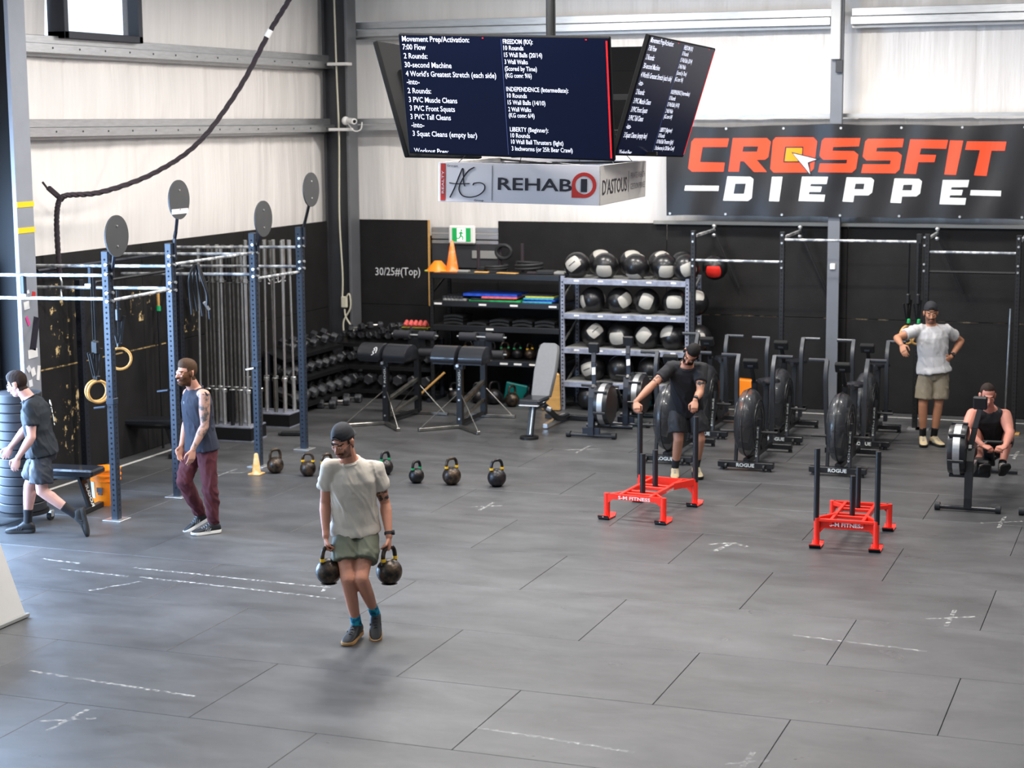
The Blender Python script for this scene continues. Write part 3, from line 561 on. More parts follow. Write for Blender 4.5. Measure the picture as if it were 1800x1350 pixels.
# exit sign
ex_ = thing('exit_sign', 'green and white running man exit sign above the black shelf', 'sign', (-9.52, 23.55, 2.24))
MB().box((0,.02,0), (.40,.05,.26), ch=.02).build('sign_casing', M['white'], ex_, smooth=0)
MB().box((0,-.008,0), (.28,.006,.19)).build('green_face', M['green'], ex_, smooth=0)
MB().box((.0,-.012,0), (.13,.004,.185)).build('white_doorway', M['exitw'], ex_, smooth=0)
mb = MB(); mb.ell((.005,-.018,.065),(.014,.004,.014),8)
for p, q, r in (((0,.045),(-.008,-.01),.014),((0,.035),(.035,.015),.007),((0,.035),(-.04,.02),.007),((-.008,-.01),(.03,-.035),.009),((.03,-.035),(.02,-.075),.008),((-.008,-.01),(-.03,-.05),.009),((-.03,-.05),(-.065,-.05),.007)): mb.beam((p[0],-.018,p[1]), (q[0],-.018,q[1]), r*2, .006, up=(0,1,0))
mb.build('running_figure', M['green'], ex_, smooth=0)
# handwritten numbers on the black wall
hw = MB().text('30/25#(Top)', (-10.86, YB-.006, 1.64), (1,0,.02), (0,0,1), .16, .70, 0, 0, .0).build('chalk_writing', M['cordw'], wb, smooth=0)
hw = MB().text('SK:D2', (XL+.006, 21.2, 1.70), (0,1,0), (0,0,1), .15, .5, 0, 0, .0).build('chalk_writing', M['cordw'], wl, smooth=0)

# ------------------------------------------------------------------ left pull-up rig
def post_mb(h, w=.076, holes=True):
    mb = MB().box((0,0,h/2), (w,w,h), 0, ch=.006)
    if holes:
        n = int((h-.1)/.0508)
        for k in range(n):
            z = .1+k*.0508
            mb.box((0,-w/2-.0005,z), (.017,.002,.017), 1, Matrix.Rotation(PI/4, 3, 'Y')); mb.box((w/2+.0005,0,z), (.002,.017,.017), 1, Matrix.Rotation(PI/4, 3, 'X'))
    return mb
rig = thing('pull_up_rig', 'tall navy blue steel pull-up rig along the left wall', 'rig', (-9.62, 14.75, 0))
PY = [0, 1.15, 2.90, 4.02]
pm = post_mb(2.62)
for i, y in enumerate(PY):
    p = pm.build('post', [M['navy'], M['hole']], rig, smooth=0, loc=(0, y, 0)) if i == 0 else reuse('post', p.data, rig, (0, y, 0))
    if i == 0: f = MB().box((0,0,.005), (.2,.2,.01), ch=.003).build('foot_plate', M['bolt'], rig, smooth=0, loc=(0, y, 0))
    else: reuse('foot_plate', f.data, rig, (0, y, 0))
    for z in (2.49, 2.40, 2.22, 2.14):
        if i == 0 and z == 2.49: b1 = MB().cyl((0,0,0), (0,-.02,0), .016, n=8).build('bolt', M['bolt'], rig, loc=(.02, y-.04, z)); b2 = MB().cyl((0,0,0), (.02,0,0), .016, n=8).build('bolt', M['bolt'], rig, loc=(.04, y+.01, z))
        else: reuse('bolt', b1.data, rig, (.02, y-.04, z)); reuse('bolt', b2.data, rig, (.04, y+.01, z))
    MB().box((.0395,.028,2.40), (.006,.02,.5)).build('gusset', M['navydark'], rig, smooth=0, loc=(0, y, 0))
bpost = post_mb(2.15).build('post', [M['navydark'], M['hole']], rig, smooth=0, loc=(-1.60, 1.9, 0))
for x, y, h in ((-1.62, 4.0, 2.3),): reuse('post', bpost.data, rig, (x, y, 0))
def rbar(p, q, r=.017, m='chalkbar'): return MB().cyl(p, q, r, n=10).build('crossbar', M[m], rig)
for y in PY:
    for z in (2.385, 2.16): rbar((-.04, y, z), (-1.70, y, z-.03))
rbar((0, PY[0]+.04, 2.14), (0, PY[1]-.04, 2.15)); rbar((0, PY[1]+.04, 2.40), (0, PY[2]-.04, 2.40)); rbar((0, PY[2]+.04, 2.11), (0, PY[3]-.04, 2.10))
rbar((-.9, PY[1], 2.2), (-.9, PY[2], 2.2), .017, 'black'); rbar((-1.6, PY[1], 2.3), (-1.6, PY[3], 2.3), .02, 'navydark')
for y in PY[:2]:
    MB().beam((-.95, y, 2.17), (-.95, y, 2.36), .035, .05).build('link_plate', M['navy'], rig, smooth=0); MB().box((-.95,y-.02,2.17), (.09,.05,.03)).build('clamp', M['bolt'], rig, smooth=0)
for (y, z, m) in ((PY[0], 1.17, 'navy'), (PY[2]-.0, 1.16, 'navy')): MB().box((0, y, z), (.084,.084,.06), ch=.004).build('collar', M[m], rig, smooth=0)
for y in (PY[0]-.05, PY[1]-.05): MB().beam((-.04, y, 1.12), (-.17, y, 1.10), .03, .02).build('peg', M['navy'], rig, smooth=0)
MB().beam((.0,PY[2]-.06,1.12),(-.1,PY[2]-.06,1.10),.02,.02).build('peg', M['chrome'], rig, smooth=0)

tl = ['round dark target disc on the nearest rig post', 'round dark target disc with a white tape band, on the second rig post', 'round dark target disc on the third rig post', 'round dark target disc on the farthest rig post']
for i, (y, zc, z0) in enumerate(((14.52, 2.78, 2.36), (15.66, 3.07, 2.55), (17.40, 2.79, 2.40), (18.56, 3.06, 2.50))):
    t = thing('target_disc', tl[i], 'target', (-9.62, PY[i]+14.75, 0), 0, 'wall ball targets on the rig')
    dy = y-(PY[i]+14.75)
    MB().cyl((.262,dy,zc), (.27+.008,dy,zc), .195, n=36).build('disc', M['discgrey'], t)
    for s in (-.095, .095): MB().cyl((.278,dy,zc+s), (.286,dy,zc+s), .009, n=8).build('bolt', M['bolt'], t)
    if z0 < 2.45: pts = [(.05,.02,z0),(.05,.02,z0+.08),(.25,dy,zc-.1)]
    else: pts = [(.05,.02,z0-.1),(.05,.02,z0+.12),(.08,.0,z0+.19),(.25,dy,zc-.14)]
    mb = MB()
    for a, b in zip(pts, pts[1:]): mb.beam(a, b, .03, .03)
    mb.build('arm', M['navydark'], t, smooth=0)
    if i == 1: MB().box((.2785,dy,zc-.115), (.003,.31,.05)).build('tape_band', M['white'], t, smooth=0)

def ring(name, label, c, R_, ang, strap_top, tilt=0, m='wood', green=False):
    t = thing(name, label, 'gym ring', c, ang)
    mb = MB().tube([(R_*math.cos(a), R_*math.sin(a)*math.sin(tilt), R_*math.sin(a)*math.cos(tilt)) for a in [2*PI*i/32 for i in range(32)]], .014, 10, closed=True); mb.build('ring', M[m], t)
    h = strap_top-c[2]
    mb = MB().beam((0,0,R_), (0,0,h), .03, .004, up=(0,1,0)); mb.beam((.01,0,R_+.02), (.05,.01,R_+.32), .035, .012, up=(0,1,0)); mb.beam((-.01,0,R_), (-.06,.01,R_+.28), .03, .012, up=(0,1,0)); mb.box((0,0,R_+.03), (.05,.03,.05), ch=.01); mb.box((0,0,R_+.33),(.06,.04,.14),ch=.02)
    mb.build('strap', M['black'], t, smooth=0)
    if green: MB().box((0,-.02,R_+.06), (.04,.03,.06), ch=.01).build('buckle', M['greenf'], t, smooth=0)
ring('gymnastic_ring', 'wooden ring hanging alone on black straps between the first two rig posts', (-9.80, 15.20, 1.52), .105, .5, 2.2)
ring('gymnastic_ring', 'wooden ring at hip height just left of the nearest rig post', (-9.90, 14.95, 1.22), .105, .9, 2.38)
ring('gymnastic_ring', 'second wooden ring of the pair left of the nearest rig post, further left', (-9.96, 15.0, 1.22), .105, .9, 2.38)
ug = thing('strap_bundle', 'bundle of black suspension straps hanging near the second rig post', 'strap', (-9.52, 16.25, 0))
for k in range(6):
    mb = MB(); a = .05*math.cos(k*1.1); b = .07*math.sin(k*1.7); mb.tube(spline([(a*.3,b*.3,2.38),(a,b,2.25),(a*1.6,b+.05,2.08),(a*1.3,b*1.4+.08,1.95-.03*k)], 5), .014, 6); mb.build('strap', M['black'], ug)
MB().cyl((.03,.08,1.98), (.05,.14,1.90), .018, n=8).build('handle', M['bolt'], ug)
# climbing rope
rp = thing('climbing_rope', 'thick dark climbing rope swagged from the ceiling across the left wall', 'rope', (-11.1, 16.4, 0))
pp = spline([(1.75,2.42,5.9),(1.5,2.36,5.32),(1.2,2.3,4.85),(.9,2.09,4.21),(.6,1.67,3.61),(.3,1.17,3.27),(.1,.44,3.09),(0,-.10,3.07),(-.04,-.18,3.0),(-.06,-.20,2.8),(-.06,-.2,2.5),(-.05,-.2,2.22)], 12)
mb = MB(); R3 = .019
fr = []
for k in range(3):
    pts = []
    for i, p in enumerate(pp):
        d = (pp[min(i+1, len(pp)-1)]-pp[max(i-1, 0)]).normalized(); x = d.orthogonal(); x = V((0,0,1)).cross(d); x = x.normalized() if x.length > .2 else V((0,1,0)); y = d.cross(x); a = i*.9+k*2*PI/3
        pts.append(p+(x*math.cos(a)+y*math.sin(a))*.013)
    mb.tube(pts, R3, 6)
mb.build('rope_strands', M['rope'], rp)
MB().cyl((1.21,2.302,4.87), (1.17,2.28,4.79), .034, n=10).build('white_tape', M['white'], rp)
MB().beam((-.04,-.10,3.02), (-.12,-.24,3.16), .05, .05).cyl((-.12,-.24,3.14), (-.16,-.28,3.22), .012, n=6).build('rope_hook', M['rope'], rp, smooth=0)
MB().tube(spline([(-.05,-.2,2.22),(-.03,-.2,2.15),(-.06,-.18,2.08),(-.04,-.2,2.0)], 5), .012, 6).build('chain_end', M['bolt'], rp)

# bumper plates on a dolly
dl = thing('plate_dolly', 'low black dolly on castors under the bumper plates', 'dolly', (-10.42, 14.36, 0))
MB().cyl((0,0,.10), (0,0,.13), .25, n=28).build('deck', M['black'], dl)
cas = None
for a in (PI/4, 3*PI/4, 5*PI/4, 7*PI/4):
    x, y = .26*math.cos(a), .26*math.sin(a)
    if cas is None:
        cas = MB().cyl((-.018,0,.042), (.018,0,.042), .042, n=16).build('castor_wheel', M['rubber'], dl, loc=(x, y, 0)); bk = MB().box((0,0,.085), (.06,.05,.03), ch=.004).box((-.024,0,.06), (.004,.04,.05)).box((.024,0,.06), (.004,.04,.05)).build('castor_bracket', M['bolt'], dl, smooth=0, loc=(x, y, 0))
    else: reuse('castor_wheel', cas.data, dl, (x, y, 0), (0,0,a)); reuse('castor_bracket', bk.data, dl, (x, y, 0), (0,0,a))
pm_ = [(.026,0),(.026,.0),(.17,.0),(.178,.006),(.205,.006),(.218,.0),(.225,.008),(.225,.076),(.218,.084),(.205,.080),(.178,.080),(.17,.084),(.026,.084),(.026,0)]
b0 = None
for k in range(13):
    lab = ['lowest bumper plate of the tall stack on the dolly', 'top bumper plate of the tall stack at the left edge'][k == 12] if k in (0, 12) else 'black rubber bumper plate in the tall stack, %s up from the dolly' % ('second third fourth fifth sixth seventh eighth ninth tenth eleventh twelfth'.split()[k-1])
    loc = (-10.42+rng.uniform(-.004,.004), 14.36+rng.uniform(-.004,.004), .131+k*.0885)
    if b0 is None: b0 = tag(MB().lathe(pm_, 40).build('bumper_plate', M['bumper'], loc=loc), lab, 'weight plate', 'bumper plates in the left stack')
    else: tag(reuse('bumper_plate', b0.data, None, loc), lab, 'weight plate', 'bumper plates in the left stack')
# flat benches
def flat_bench(label, loc, rz, L=1.15, txt=True):
    t = thing('flat_bench', label, 'bench', loc, rz)
    MB().box((-L/2,0,.405), (L,.29,.07), ch=.018).build('pad', M['pad'], t, smooth=0)
    MB().beam((-L+.12,0,.345), (-.12,0,.345), .08, .05).build('spine', M['black'], t, smooth=0)
    for k, x in enumerate((-.20, -L+.20)):
        s = 1 if k == 0 else -1
        MB().beam((x, 0, .35), (x+.10*s, 0, .04), .12, .035, up=(1,0,0)).build('leg', M['black'], t, smooth=0)
        MB().beam((x+.10*s, -.22, .03), (x+.10*s, .22, .03), .06, .05).build('foot_bar', M['black'], t, smooth=0)
    if txt:
        MB().text('ROGUE', (-.096+.05, -.045, .06), V((-.10,0,.31)), V((0,1,0)), .075, .24, 0, .018, .03).build('lettering', M['logo'], t, smooth=0)
    return t
flat_bench('black flat bench in front of the orange bucket by the left man', (-9.98, 15.02, 0), .12)
flat_bench('dark flat bench against the left wall behind the rig', (-10.75, 17.95, 0), .25, 1.0, False)
bu = thing('plastic_bucket', 'orange plastic bucket behind the nearest rig post', 'bucket', (-10.13, 15.36, 0))
MB().lathe([(0,.0),(.13,0),(.132,.01),(.15,.36),(.157,.36),(.157,.375),(.148,.375),(.128,.02),(0,.02)], 28).build('bucket_body', M['orange'], bu)
MB().lathe([(.149,.30),(.158,.30),(.158,.315),(.15,.315)], 28).lathe([(.146,.25),(.154,.25),(.154,.262),(.147,.262)], 28).build('rib', M['orange'], bu)
MB().lathe([(.1415,.10),(.1475,.26)], 10).build('x', M['white'], bu) if False else None
mb = MB()
for i in range(3):
    a0 = -2.55+i*.22; ps = [(math.cos(a)*r, math.sin(a)*r, z) for a in (a0, a0+.22) for r, z in ((.139,.08),(.1495,.25))]; mb.add([ps[0],ps[2],ps[3],ps[1]], [(0,1,2,3)])
mb.build('white_label', M['white'], bu, smooth=0)
MB().box((.02,-.146,.17), (.07,.004,.05)).box((.02,-.143,.13), (.05,.004,.02)).build('printed_mark', M['ink'], bu, smooth=0)
# jump ropes at far left
jr = thing('skipping_rope_hanger', 'metal hanger of pink, gold and white skipping ropes at the far left edge', 'rope', (-10.95, 14.55, 0))
MB().cyl((-.5,0,1.60), (.12,.02,1.66), .012, n=8).cyl((-.12,0,0), (-.12,0,2.0), .014, n=8).build('hanger_bar', M['bolt'], jr)
for k in range(9):
    x = .10-.055*k; m = ('pink','cordw','navy','cordy','cordw','pink','cordw','cordy','bolt')[k]
    MB().tube(spline([(x,.02,1.65),(x+.006,.0,1.4),(x-.004,.01,1.05),(x+.006,0,.9),(x+.012,0,1.05),(x+.012,.02,1.4),(x+.006,.02,1.65)], 4), .0065, 6).build('skipping_cord', M[m], jr)

# ------------------------------------------------------------------ barbells standing in holders
def holder(label, loc, rz, L, W):
    t = thing('barbell_holder', label, 'rack', loc, rz)
    MB().box((0,0,.175), (L,W,.02), ch=.003).build('top_plate', M['rackgrey'], t, smooth=0)
    mb = MB().box((0,-W/2+.01,.09), (L,.012,.15)).box((0,W/2-.01,.09), (L,.012,.15)).box((L/2-.006,0,.09), (.012,W,.15)).box((-L/2+.006,0,.09), (.012,W,.15)); mb.build('housing', M['black'], t, smooth=0)
    MB().box((0,0,.008), (L+.01,W+.01,.016)).build('base_plate', M['rackgrey'], t, smooth=0)
    return t
H1 = ((-10.83, 19.15, 0), .04, .78, .42); H2_ = ((-10.86, 20.18, 0), .04, .78, .36)
holder('steel grey topped barbell holder nearer the rig', *H1); holder('smaller barbell holder further back by the left wall', *H2_)
def barbell(mat_bar, mat_sl):
    t = thing('barbell', 'barbell', 'barbell')
    MB().cyl((0,0,.42), (0,0,1.75), .0145, n=10).build('shaft', M[mat_bar], t)
    for a, b, c in ((0,.395,.43),(2.17,1.775,1.74)):
        MB().cyl((0,0,a), (0,0,b), .026, n=12).cyl((0,0,b), (0,0,c), .037, n=12).build('sleeve', M[mat_sl], t)
    MB().tube([(.03*math.cos(2*PI*i/10),.03*math.sin(2*PI*i/10),1.738) for i in range(10)], .006, 5, closed=True).tube([(.03*math.cos(2*PI*i/10),.03*math.sin(2*PI*i/10),.432) for i in range(10)], .006, 5, closed=True).build('end_ring', M['bolt'], t)
    return t
bars = [barbell('chrome','chrome'), barbell('steeldark','steeldark'), barbell('steeldark','black')]
used = [False]*3; nb = 0
def place_bar(k, loc, label, g, rot):
    global nb
    if not used[k]: o = bars[k]; used[k] = True; o.location = loc; o.rotation_euler = rot; o['label'] = label; o['group'] = g
    else: o = dup(bars[k], loc, rot, label, g)
    nb += 1
for r in range(2):
    for c in range(7):
        x = -.33+.11*c+(.05 if r else 0); y = (-.11, .10)[r]; L0 = H1[0]
        ordw = ('leftmost','second','third','fourth','fifth','sixth','rightmost')[c]
        place_bar((c*2+r) % 3, (L0[0]+x, L0[1]+y, .19), '%s barbell of the %s row in the nearer holder' % (ordw, ('front','rear')[r]), 'barbells in the nearer holder', (rng.uniform(-.012,.012), rng.uniform(-.012,.012), 0))
for r in range(2):
    for c in range(5):
        x = -.22+.13*c+(.05 if r else 0); y = (-.08, .08)[r]; L0 = H2_[0]
        ordw = ('leftmost','second','third','fourth','rightmost')[c]
        place_bar((c+r*2+1) % 3 if c % 2 else 0, (L0[0]+x, L0[1]+y, .19), '%s barbell of the %s row in the farther holder' % (ordw, ('front','rear')[r]), 'barbells in the farther holder', (rng.uniform(-.012,.012), rng.uniform(-.012,.012), 0))
for k, (m, x) in enumerate((('orange',-.22),('orange',-.05),('white',.22))):
    MB().cyl((0,0,0), (0,0,.30), .032, n=12).build('storage_tube', M[m]).location = (-10.83+x, 19.38, .19)
for o, l in zip([q for q in COL.objects if q.name.startswith('storage_tube')], ('left orange plastic tube among the standing barbells', 'right orange plastic tube among the standing barbells', 'white plastic tube among the standing barbells')): tag(o, l, 'tube')
tb = MB().cyl((0,0,0), (0,0,1.65), .016, n=8).build('wooden_rod', M['black'], loc=(-11.25, 18.3, 0)); tag(tb, 'dark rod leaning on the left wall with a green tip', 'rod'); MB().cyl((0,0,1.64), (0,0,1.70), .028, n=8).build('green_tip', M['band_g'], tb); MB().cyl((0,0,1.70), (0,0,1.92), .018, n=8).build('rod_end', M['wood'], tb)
cl = thing('barbell_collars', 'small black collar clips on the floor beside the nearer barbell holder', 'clips', (-10.2, 19.55, 0), .3)
MB().box((0,0,.03), (.24,.10,.05), ch=.01).cyl((-.16,0,.02), (.14,-.02,.02), .018, n=8).build('clip', M['black'], cl, smooth=0)

# ------------------------------------------------------------------ kettlebells
def kettlebell(r, m='iron', band=None, lab='', loc=(0,0,0), rz=0, group=None, rot=None):
    t = thing('kettlebell', lab, 'kettlebell', loc, rz, group)
    if rot: t.rotation_euler = rot
    prof = [(0,0),(r*.62,0)]+[(r*math.cos(a), r*.93+r*math.sin(a)) for a in [(-68+k*12)*PI/180 for k in range(13)]]+[(0,r*1.93)]
    MB().lathe(prof, 28).build('bell', M[m], t)
    h = r*1.15; z0 = r*1.72
    pts = [(-.62*r,0,z0-.05),(-.66*r,0,z0+.2*h),(-.60*r,0,z0+.6*h),(-.40*r,0,z0+.88*h),(0,0,z0+h*.94),(.40*r,0,z0+.88*h),(.60*r,0,z0+.6*h),(.66*r,0,z0+.2*h),(.62*r,0,z0-.05)]
    rr = .0165 if r > .08 else .014
    MB().tube(spline(pts, 4), rr, 10).build('handle', M[m], t)
    if band:
        mb = MB()
        for s in (-1, 1): mb.cyl((s*.645*r,0,z0+.06*h), (s*.665*r,0,z0+.26*h), rr+.003, n=10)
        mb.build('colour_band', M[band], t)
    return t
G_ = 'kettlebells in a row on the floor'
for px, (x, y), r, m, b, rz, lab in (
    (482,(-9.26,17.36),.093,'ironrust',None,.9,'kettlebell right beside the pale cone, first of the floor row'),
    (541,(-8.84,17.32),.088,'ironrust','band_y',.2,'worn brassy kettlebell with a yellow banded handle, second of the floor row'),
    (567,(-8.62,17.34),.088,'ironrust','band_y',1.0,'kettlebell half hidden by the right arm of the man in the sand tee'),
    (676,(-8.07,17.66),.088,'iron','band_g',1.2,'kettlebell just past the left shoulder of the man in the sand tee'),
    (730,(-7.56,17.34),.083,'iron','band_g',1.2,'small dark kettlebell with a green band, third from the right of the floor row'),
    (793,(-7.17,17.38),.10,'ironrust','band_y',1.0,'large kettlebell with yellow and red bands, second from the right of the floor row'),
    (870,(-6.68,17.44),.10,'iron','band_y',.9,'large kettlebell at the right end of the floor row')): kettlebell(r, m, b, lab, (x, y, 0), rz, G_)
def cone(h, rb, m, label, loc, base=True):
    t = thing('traffic_cone', label, 'cone', loc)
    MB().lathe([(0,.012),(rb*.8,.012),(rb*.72,.02),(.022,h-.01),(.014,h),(0,h)], 24).build('cone_body', M[m], t)
    if base: MB().box((0,0,.008), (rb*2.1,rb*2.1,.016), ch=.004).build('base', M[m], t, smooth=0)
    return t
cone(.235, .068, 'conepale', 'small faded yellow cone on the floor before the third rig post', (-9.42, 17.22, 0))

# ------------------------------------------------------------------ dumbbells on racks
def dumbbell(r, L):
    t = thing('dumbbell', 'dumbbell', 'dumbbell')
    for s in (-1, 1): MB().lathe([(0,0),(r*.8,0),(r,.012),(r,L*.3),(r*.75,L*.36),(0,L*.36)], 6, (s*L*.5, 0, 0), (-s,0,0)).build('hex_head', M['hex'], t, smooth=20)
    MB().cyl((-L*.16,0,0), (L*.16,0,0), .016, n=8).build('handle', M['steeldark'], t)
    return t
db = [dumbbell(.052, .21), dumbbell(.064, .26), dumbbell(.078, .32)]; dbu = [False]*3
def put_db(k, loc, rot, lab, g):
    if not dbu[k]: o = db[k]; dbu[k] = True; o.location = loc; o.rotation_euler = rot; o['label'] = lab; o['group'] = g
    else: dup(db[k], loc, rot, lab, g)
def tier_rack(label, loc, rz, L, zs, slope=.35, D=.36):
    t = thing('dumbbell_rack', label, 'rack', loc, rz)
    for s in (-1, 1):
        MB().beam((s*L/2, .25, 0), (s*L/2, .25, zs[-1]+.05), .05, .07).build('upright', M['navydark'], t, smooth=0)
        MB().beam((s*L/2, -.25, .025), (s*L/2, .35, .025), .05, .05).build('foot', M['navydark'], t, smooth=0)
    for i, z in enumerate(zs):
        MB().box((0,-.02+.08*i,z), (L,D,.012), 0, Matrix.Rotation(slope, 3, 'X')).box((0,-.02+.08*i-D/2*math.cos(slope), z-D/2*math.sin(slope)+.01), (L,.012,.05)).build('tray', M['black'], t, smooth=0)
    return t
ZA = (.16, .48, .78)
tier_rack('dumbbell rack against the left wall beyond the barbells', (-10.98, 21.75, 0), PI/2, 1.7, ZA)
tier_rack('dumbbell rack in the corner along the back wall', (-10.35, 22.75, 0), 0, 1.48, ZA)
ordn = ('first second third fourth fifth sixth seventh eighth ninth tenth'.split())
tn = ('bottom', 'middle', 'top')
for i, z in enumerate(ZA):
    n = (7, 8, 6)[i]
    for k in range(n):
        y = 20.98+1.55*k/(n-1)
        if not (i == 2 and k < 1): put_db((2, 1, 1)[i], (-10.96-.08*i, y, z+.105), (rng.uniform(-.3,.3), 0.32, rng.uniform(-.12,.12)), '%s hex dumbbell from the front on the %s tray, left wall rack' % (ordn[k], tn[i]), 'dumbbells on the left wall rack')
for i, z in enumerate(ZA):
    n = (7, 9, 11)[i]
    for k in range(n):
        x = -11.02+1.34*k/(n-1)
        put_db((2, 1, 0)[i], (x, 22.72+.08*i, z+(.11, .095, .085)[i]), (rng.uniform(-.3,.3), 0, PI/2+rng.uniform(-.15,.15)), '%s hex dumbbell from the left on the %s tray, back wall rack' % (ordn[k % 10] if k < 10 else 'rightmost', tn[i]), 'dumbbells on the back wall rack')
for k in range(7):
    x = -10.85+.155*k; zt = .935+(.0 if k % 2 else .02)
    put_db(0, (x, 22.82, zt+(.05 if k in (1,2,4) else 0)), (rng.uniform(-.4,.4), 0, .9+rng.uniform(-.5,.5)), '%s small dumbbell of the pile on top of the back wall rack' % ordn[k], 'dumbbells piled on top of the rack')
for i, (x, y, rz) in enumerate(((-10.72,21.6,.2),(-10.66,21.9,.4),(-10.62,22.2,.1))): put_db(1, (x, y, .062), (0,0,rz), '%s hex dumbbell on the floor at the foot of the left wall rack' % ('nearest','middle','farthest')[i], 'dumbbells on the floor')
fz = thing('foam_block', 'pink and yellow foam grips lying on the back wall dumbbell rack', 'foam', (-9.92, 22.82, 1.00))
for k in range(5): MB().tube([(-.14+.07*k, -.06, .02), (-.14+.07*k, 0, .07), (-.14+.07*k, .06, .02)], .03, 8).build('pink_foam', M['coral'], fz); MB().box((0,0,-.01), (.4,.14,.03), ch=.01).build('yellow_foam', M['yelf'], fz, smooth=0)

# ------------------------------------------------------------------ back extension machines
def ghd(label, loc, rz, scuff):
    t = thing('back_extension_machine', label, 'machine', loc, rz, 'back extension machines by the shelf')
    MB().beam((0,0,.03), (0,0,.88), .075, .075).build('front_post', M['black'], t, smooth=0)
    MB().beam((0,.86,.03), (0,.86,1.02), .075, .075).build('rear_post', M['black'], t, smooth=0)
    for s in (-1, 1):
        MB().beam((0,-.02,.025), (s*.40,-.42,.025), .05, .04).build('front_foot', M['steeldark'], t, smooth=0)
        MB().beam((0,.87,.025), (s*.42,.90,.025), .05, .04).build('rear_foot', M['steeldark'], t, smooth=0)
        MB().cyl((s*.39,-.41,.03), (0,0,.46), .007, n=6).build('brace_rod', M['steeldark'], t)
        MB().cyl((s*.38,.90,.03), (0,.86,.42), .007, n=6).build('brace_rod', M['steeldark'], t)
    MB().beam((0,0,.30), (0,.86,.48), .05, .05).build('upper_rail', M['steeldark'], t, smooth=0); MB().beam((0,0,.10), (0,.86,.24), .04, .04).build('lower_rail', M['steeldark'], t, smooth=0)
    MB().beam((0,0,.06), (0,.86,.06), .05, .04).build('floor_rail', M['black'], t, smooth=0)
    for s in (-1, 1):
        R_ = []; n = 14
        for i in range(n+1):
            a = PI*(.02+.96*i/n); R_.append((-.20*math.cos(a), .17*math.sin(a)))
        R_ += [(.18, -.03), (-.18, -.03)]
        c = V((s*.185, .06, .865)); rings = []
        for x, k in ((-.165,.93),(-.155,1.0),(.155,1.0),(.165,.93)): rings.append([c+V((x, p[0]*k, p[1]*k)) for p in R_])
        MB().rings(rings).build('half_round_pad', M['pad'], t, smooth=40)
        MB().box((s*.185,.06,.825), (.28,.34,.02)).build('pad_board', M['black'], t, smooth=0)
    MB().beam((-.06,0,.79), (.06,0,.79), .1, .09).build('pad_mount', M['black'], t, smooth=0)
    MB().box((0,.84,.93), (.26,.02,.38), ch=.01).build('foot_plate', M['black'], t, smooth=0)
    for z, rr in ((1.06,.055),(.84,.055)):
        MB().cyl((-.34,.80,z), (.34,.80,z), .012, n=8).build('roller_bar', M['bolt'], t)
        for s in (-1, 1): MB().cyl((s*.07,.80,z), (s*.30,.80,z), rr, n=18).build('foam_roller', M['foam'], t)
    for z in (.12, .36, .50): MB().cyl((0,-.039,z), (0,-.048,z), .013, n=8).build('bolt', M['bolt'], t)
    MB().cyl((0,-.05,.80), (0,-.10,.80), .02, n=8).build('adjuster_knob', M['bolt'], t)
    MB().text('ROGUE', (.018,-.040,.54), (0,0,1), (-1,0,0), .04, .25, 0, 0).build('lettering', M['logo'], t, smooth=0)
    if scuff: MB().tube(spline([(-.13,-.135,.90),(-.10,-.13,.925),(-.12,-.115,.94),(-.09,-.105,.965),(-.115,-.09,.975),(-.085,-.08,.995),(-.07,-.10,.97),(-.075,-.125,.93)], 4), .006, 5).build('chalk_mark', M['cordw'], t)
    return t
ghd('back extension machine with chalk marks on its pad, left of the pair', (-9.42, 20.68, 0), -.08, True)
ghd('back extension machine with clean pads before the black shelf, right of the pair', (-8.42, 20.72, 0), .02, False)

# ------------------------------------------------------------------ shelf units
def slotted(t, x, y, h, m, w=.05):
    mb = MB().beam((x,y,0), (x,y,h), w, .04, ch=.002)
    for k in range(int(h/.05)-1): mb.box((x, y-w/2+.004, .06+k*.05), (.018,.006,.016), 1); mb.box((x, y+w/2-.004, .06+k*.05), (.018,.006,.016), 1)
    mb.build('upright', [M[m], M['hole']], t, smooth=0)
def shelving(label, loc, W, D, zs, H_, m, deck, rz=0):
    t = thing('storage_rack', label, 'shelf', loc, rz)
    for x in (0, W):
        for y in (0, D): slotted(t, x, y, H_, m)
        for z in (.3, .9, 1.5): 
            if z < H_: MB().beam((x,0,z), (x,D,z+.25 if z+.25 < H_ else H_-.02), .02, .03).build('side_brace', M[deck], t, smooth=0)
    for z in zs:
        MB().box((W/2,D/2,z+.01), (W-.04,D,.018)).build('deck', M[deck], t, smooth=0)
        MB().box((W/2,-.01,z-.02), (W-.03,.04,.075), ch=.005).box((W/2,D+.01,z-.02), (W-.03,.04,.075), ch=.005).build('shelf_beam', M[m], t, smooth=0)
    return t
SX, SY = -9.56, 22.55
sh = shelving('black slotted steel shelf under the exit sign', (SX, SY, 0), 1.86, .62, (.60, 1.06, 1.39, 1.77), 1.80, 'black', 'black')
for z, xs_ in ((1.37,(.10,.75,1.2,1.75)), (1.04,(.85,)), (.58,(1.05,1.25,1.47))):
    for x in xs_: MB().box((x,-.032,z), (.11,.004,.025)).build('paper_label', M['white'], sh, smooth=0)
BX, BY = -7.66, 22.50
br = shelving('tall speckled grey rack full of wall balls', (BX, BY, 0), 1.70, .62, (.37, .82, 1.28, 1.74), 1.79, 'rackgrey', 'greyf')
for z in (1.74, 1.28, .82):
    for k in range(5): MB().box((.2+.33*k,-.032,z-.01), (.07,.004,.022)).build('paper_label', M['white'], br, smooth=0)

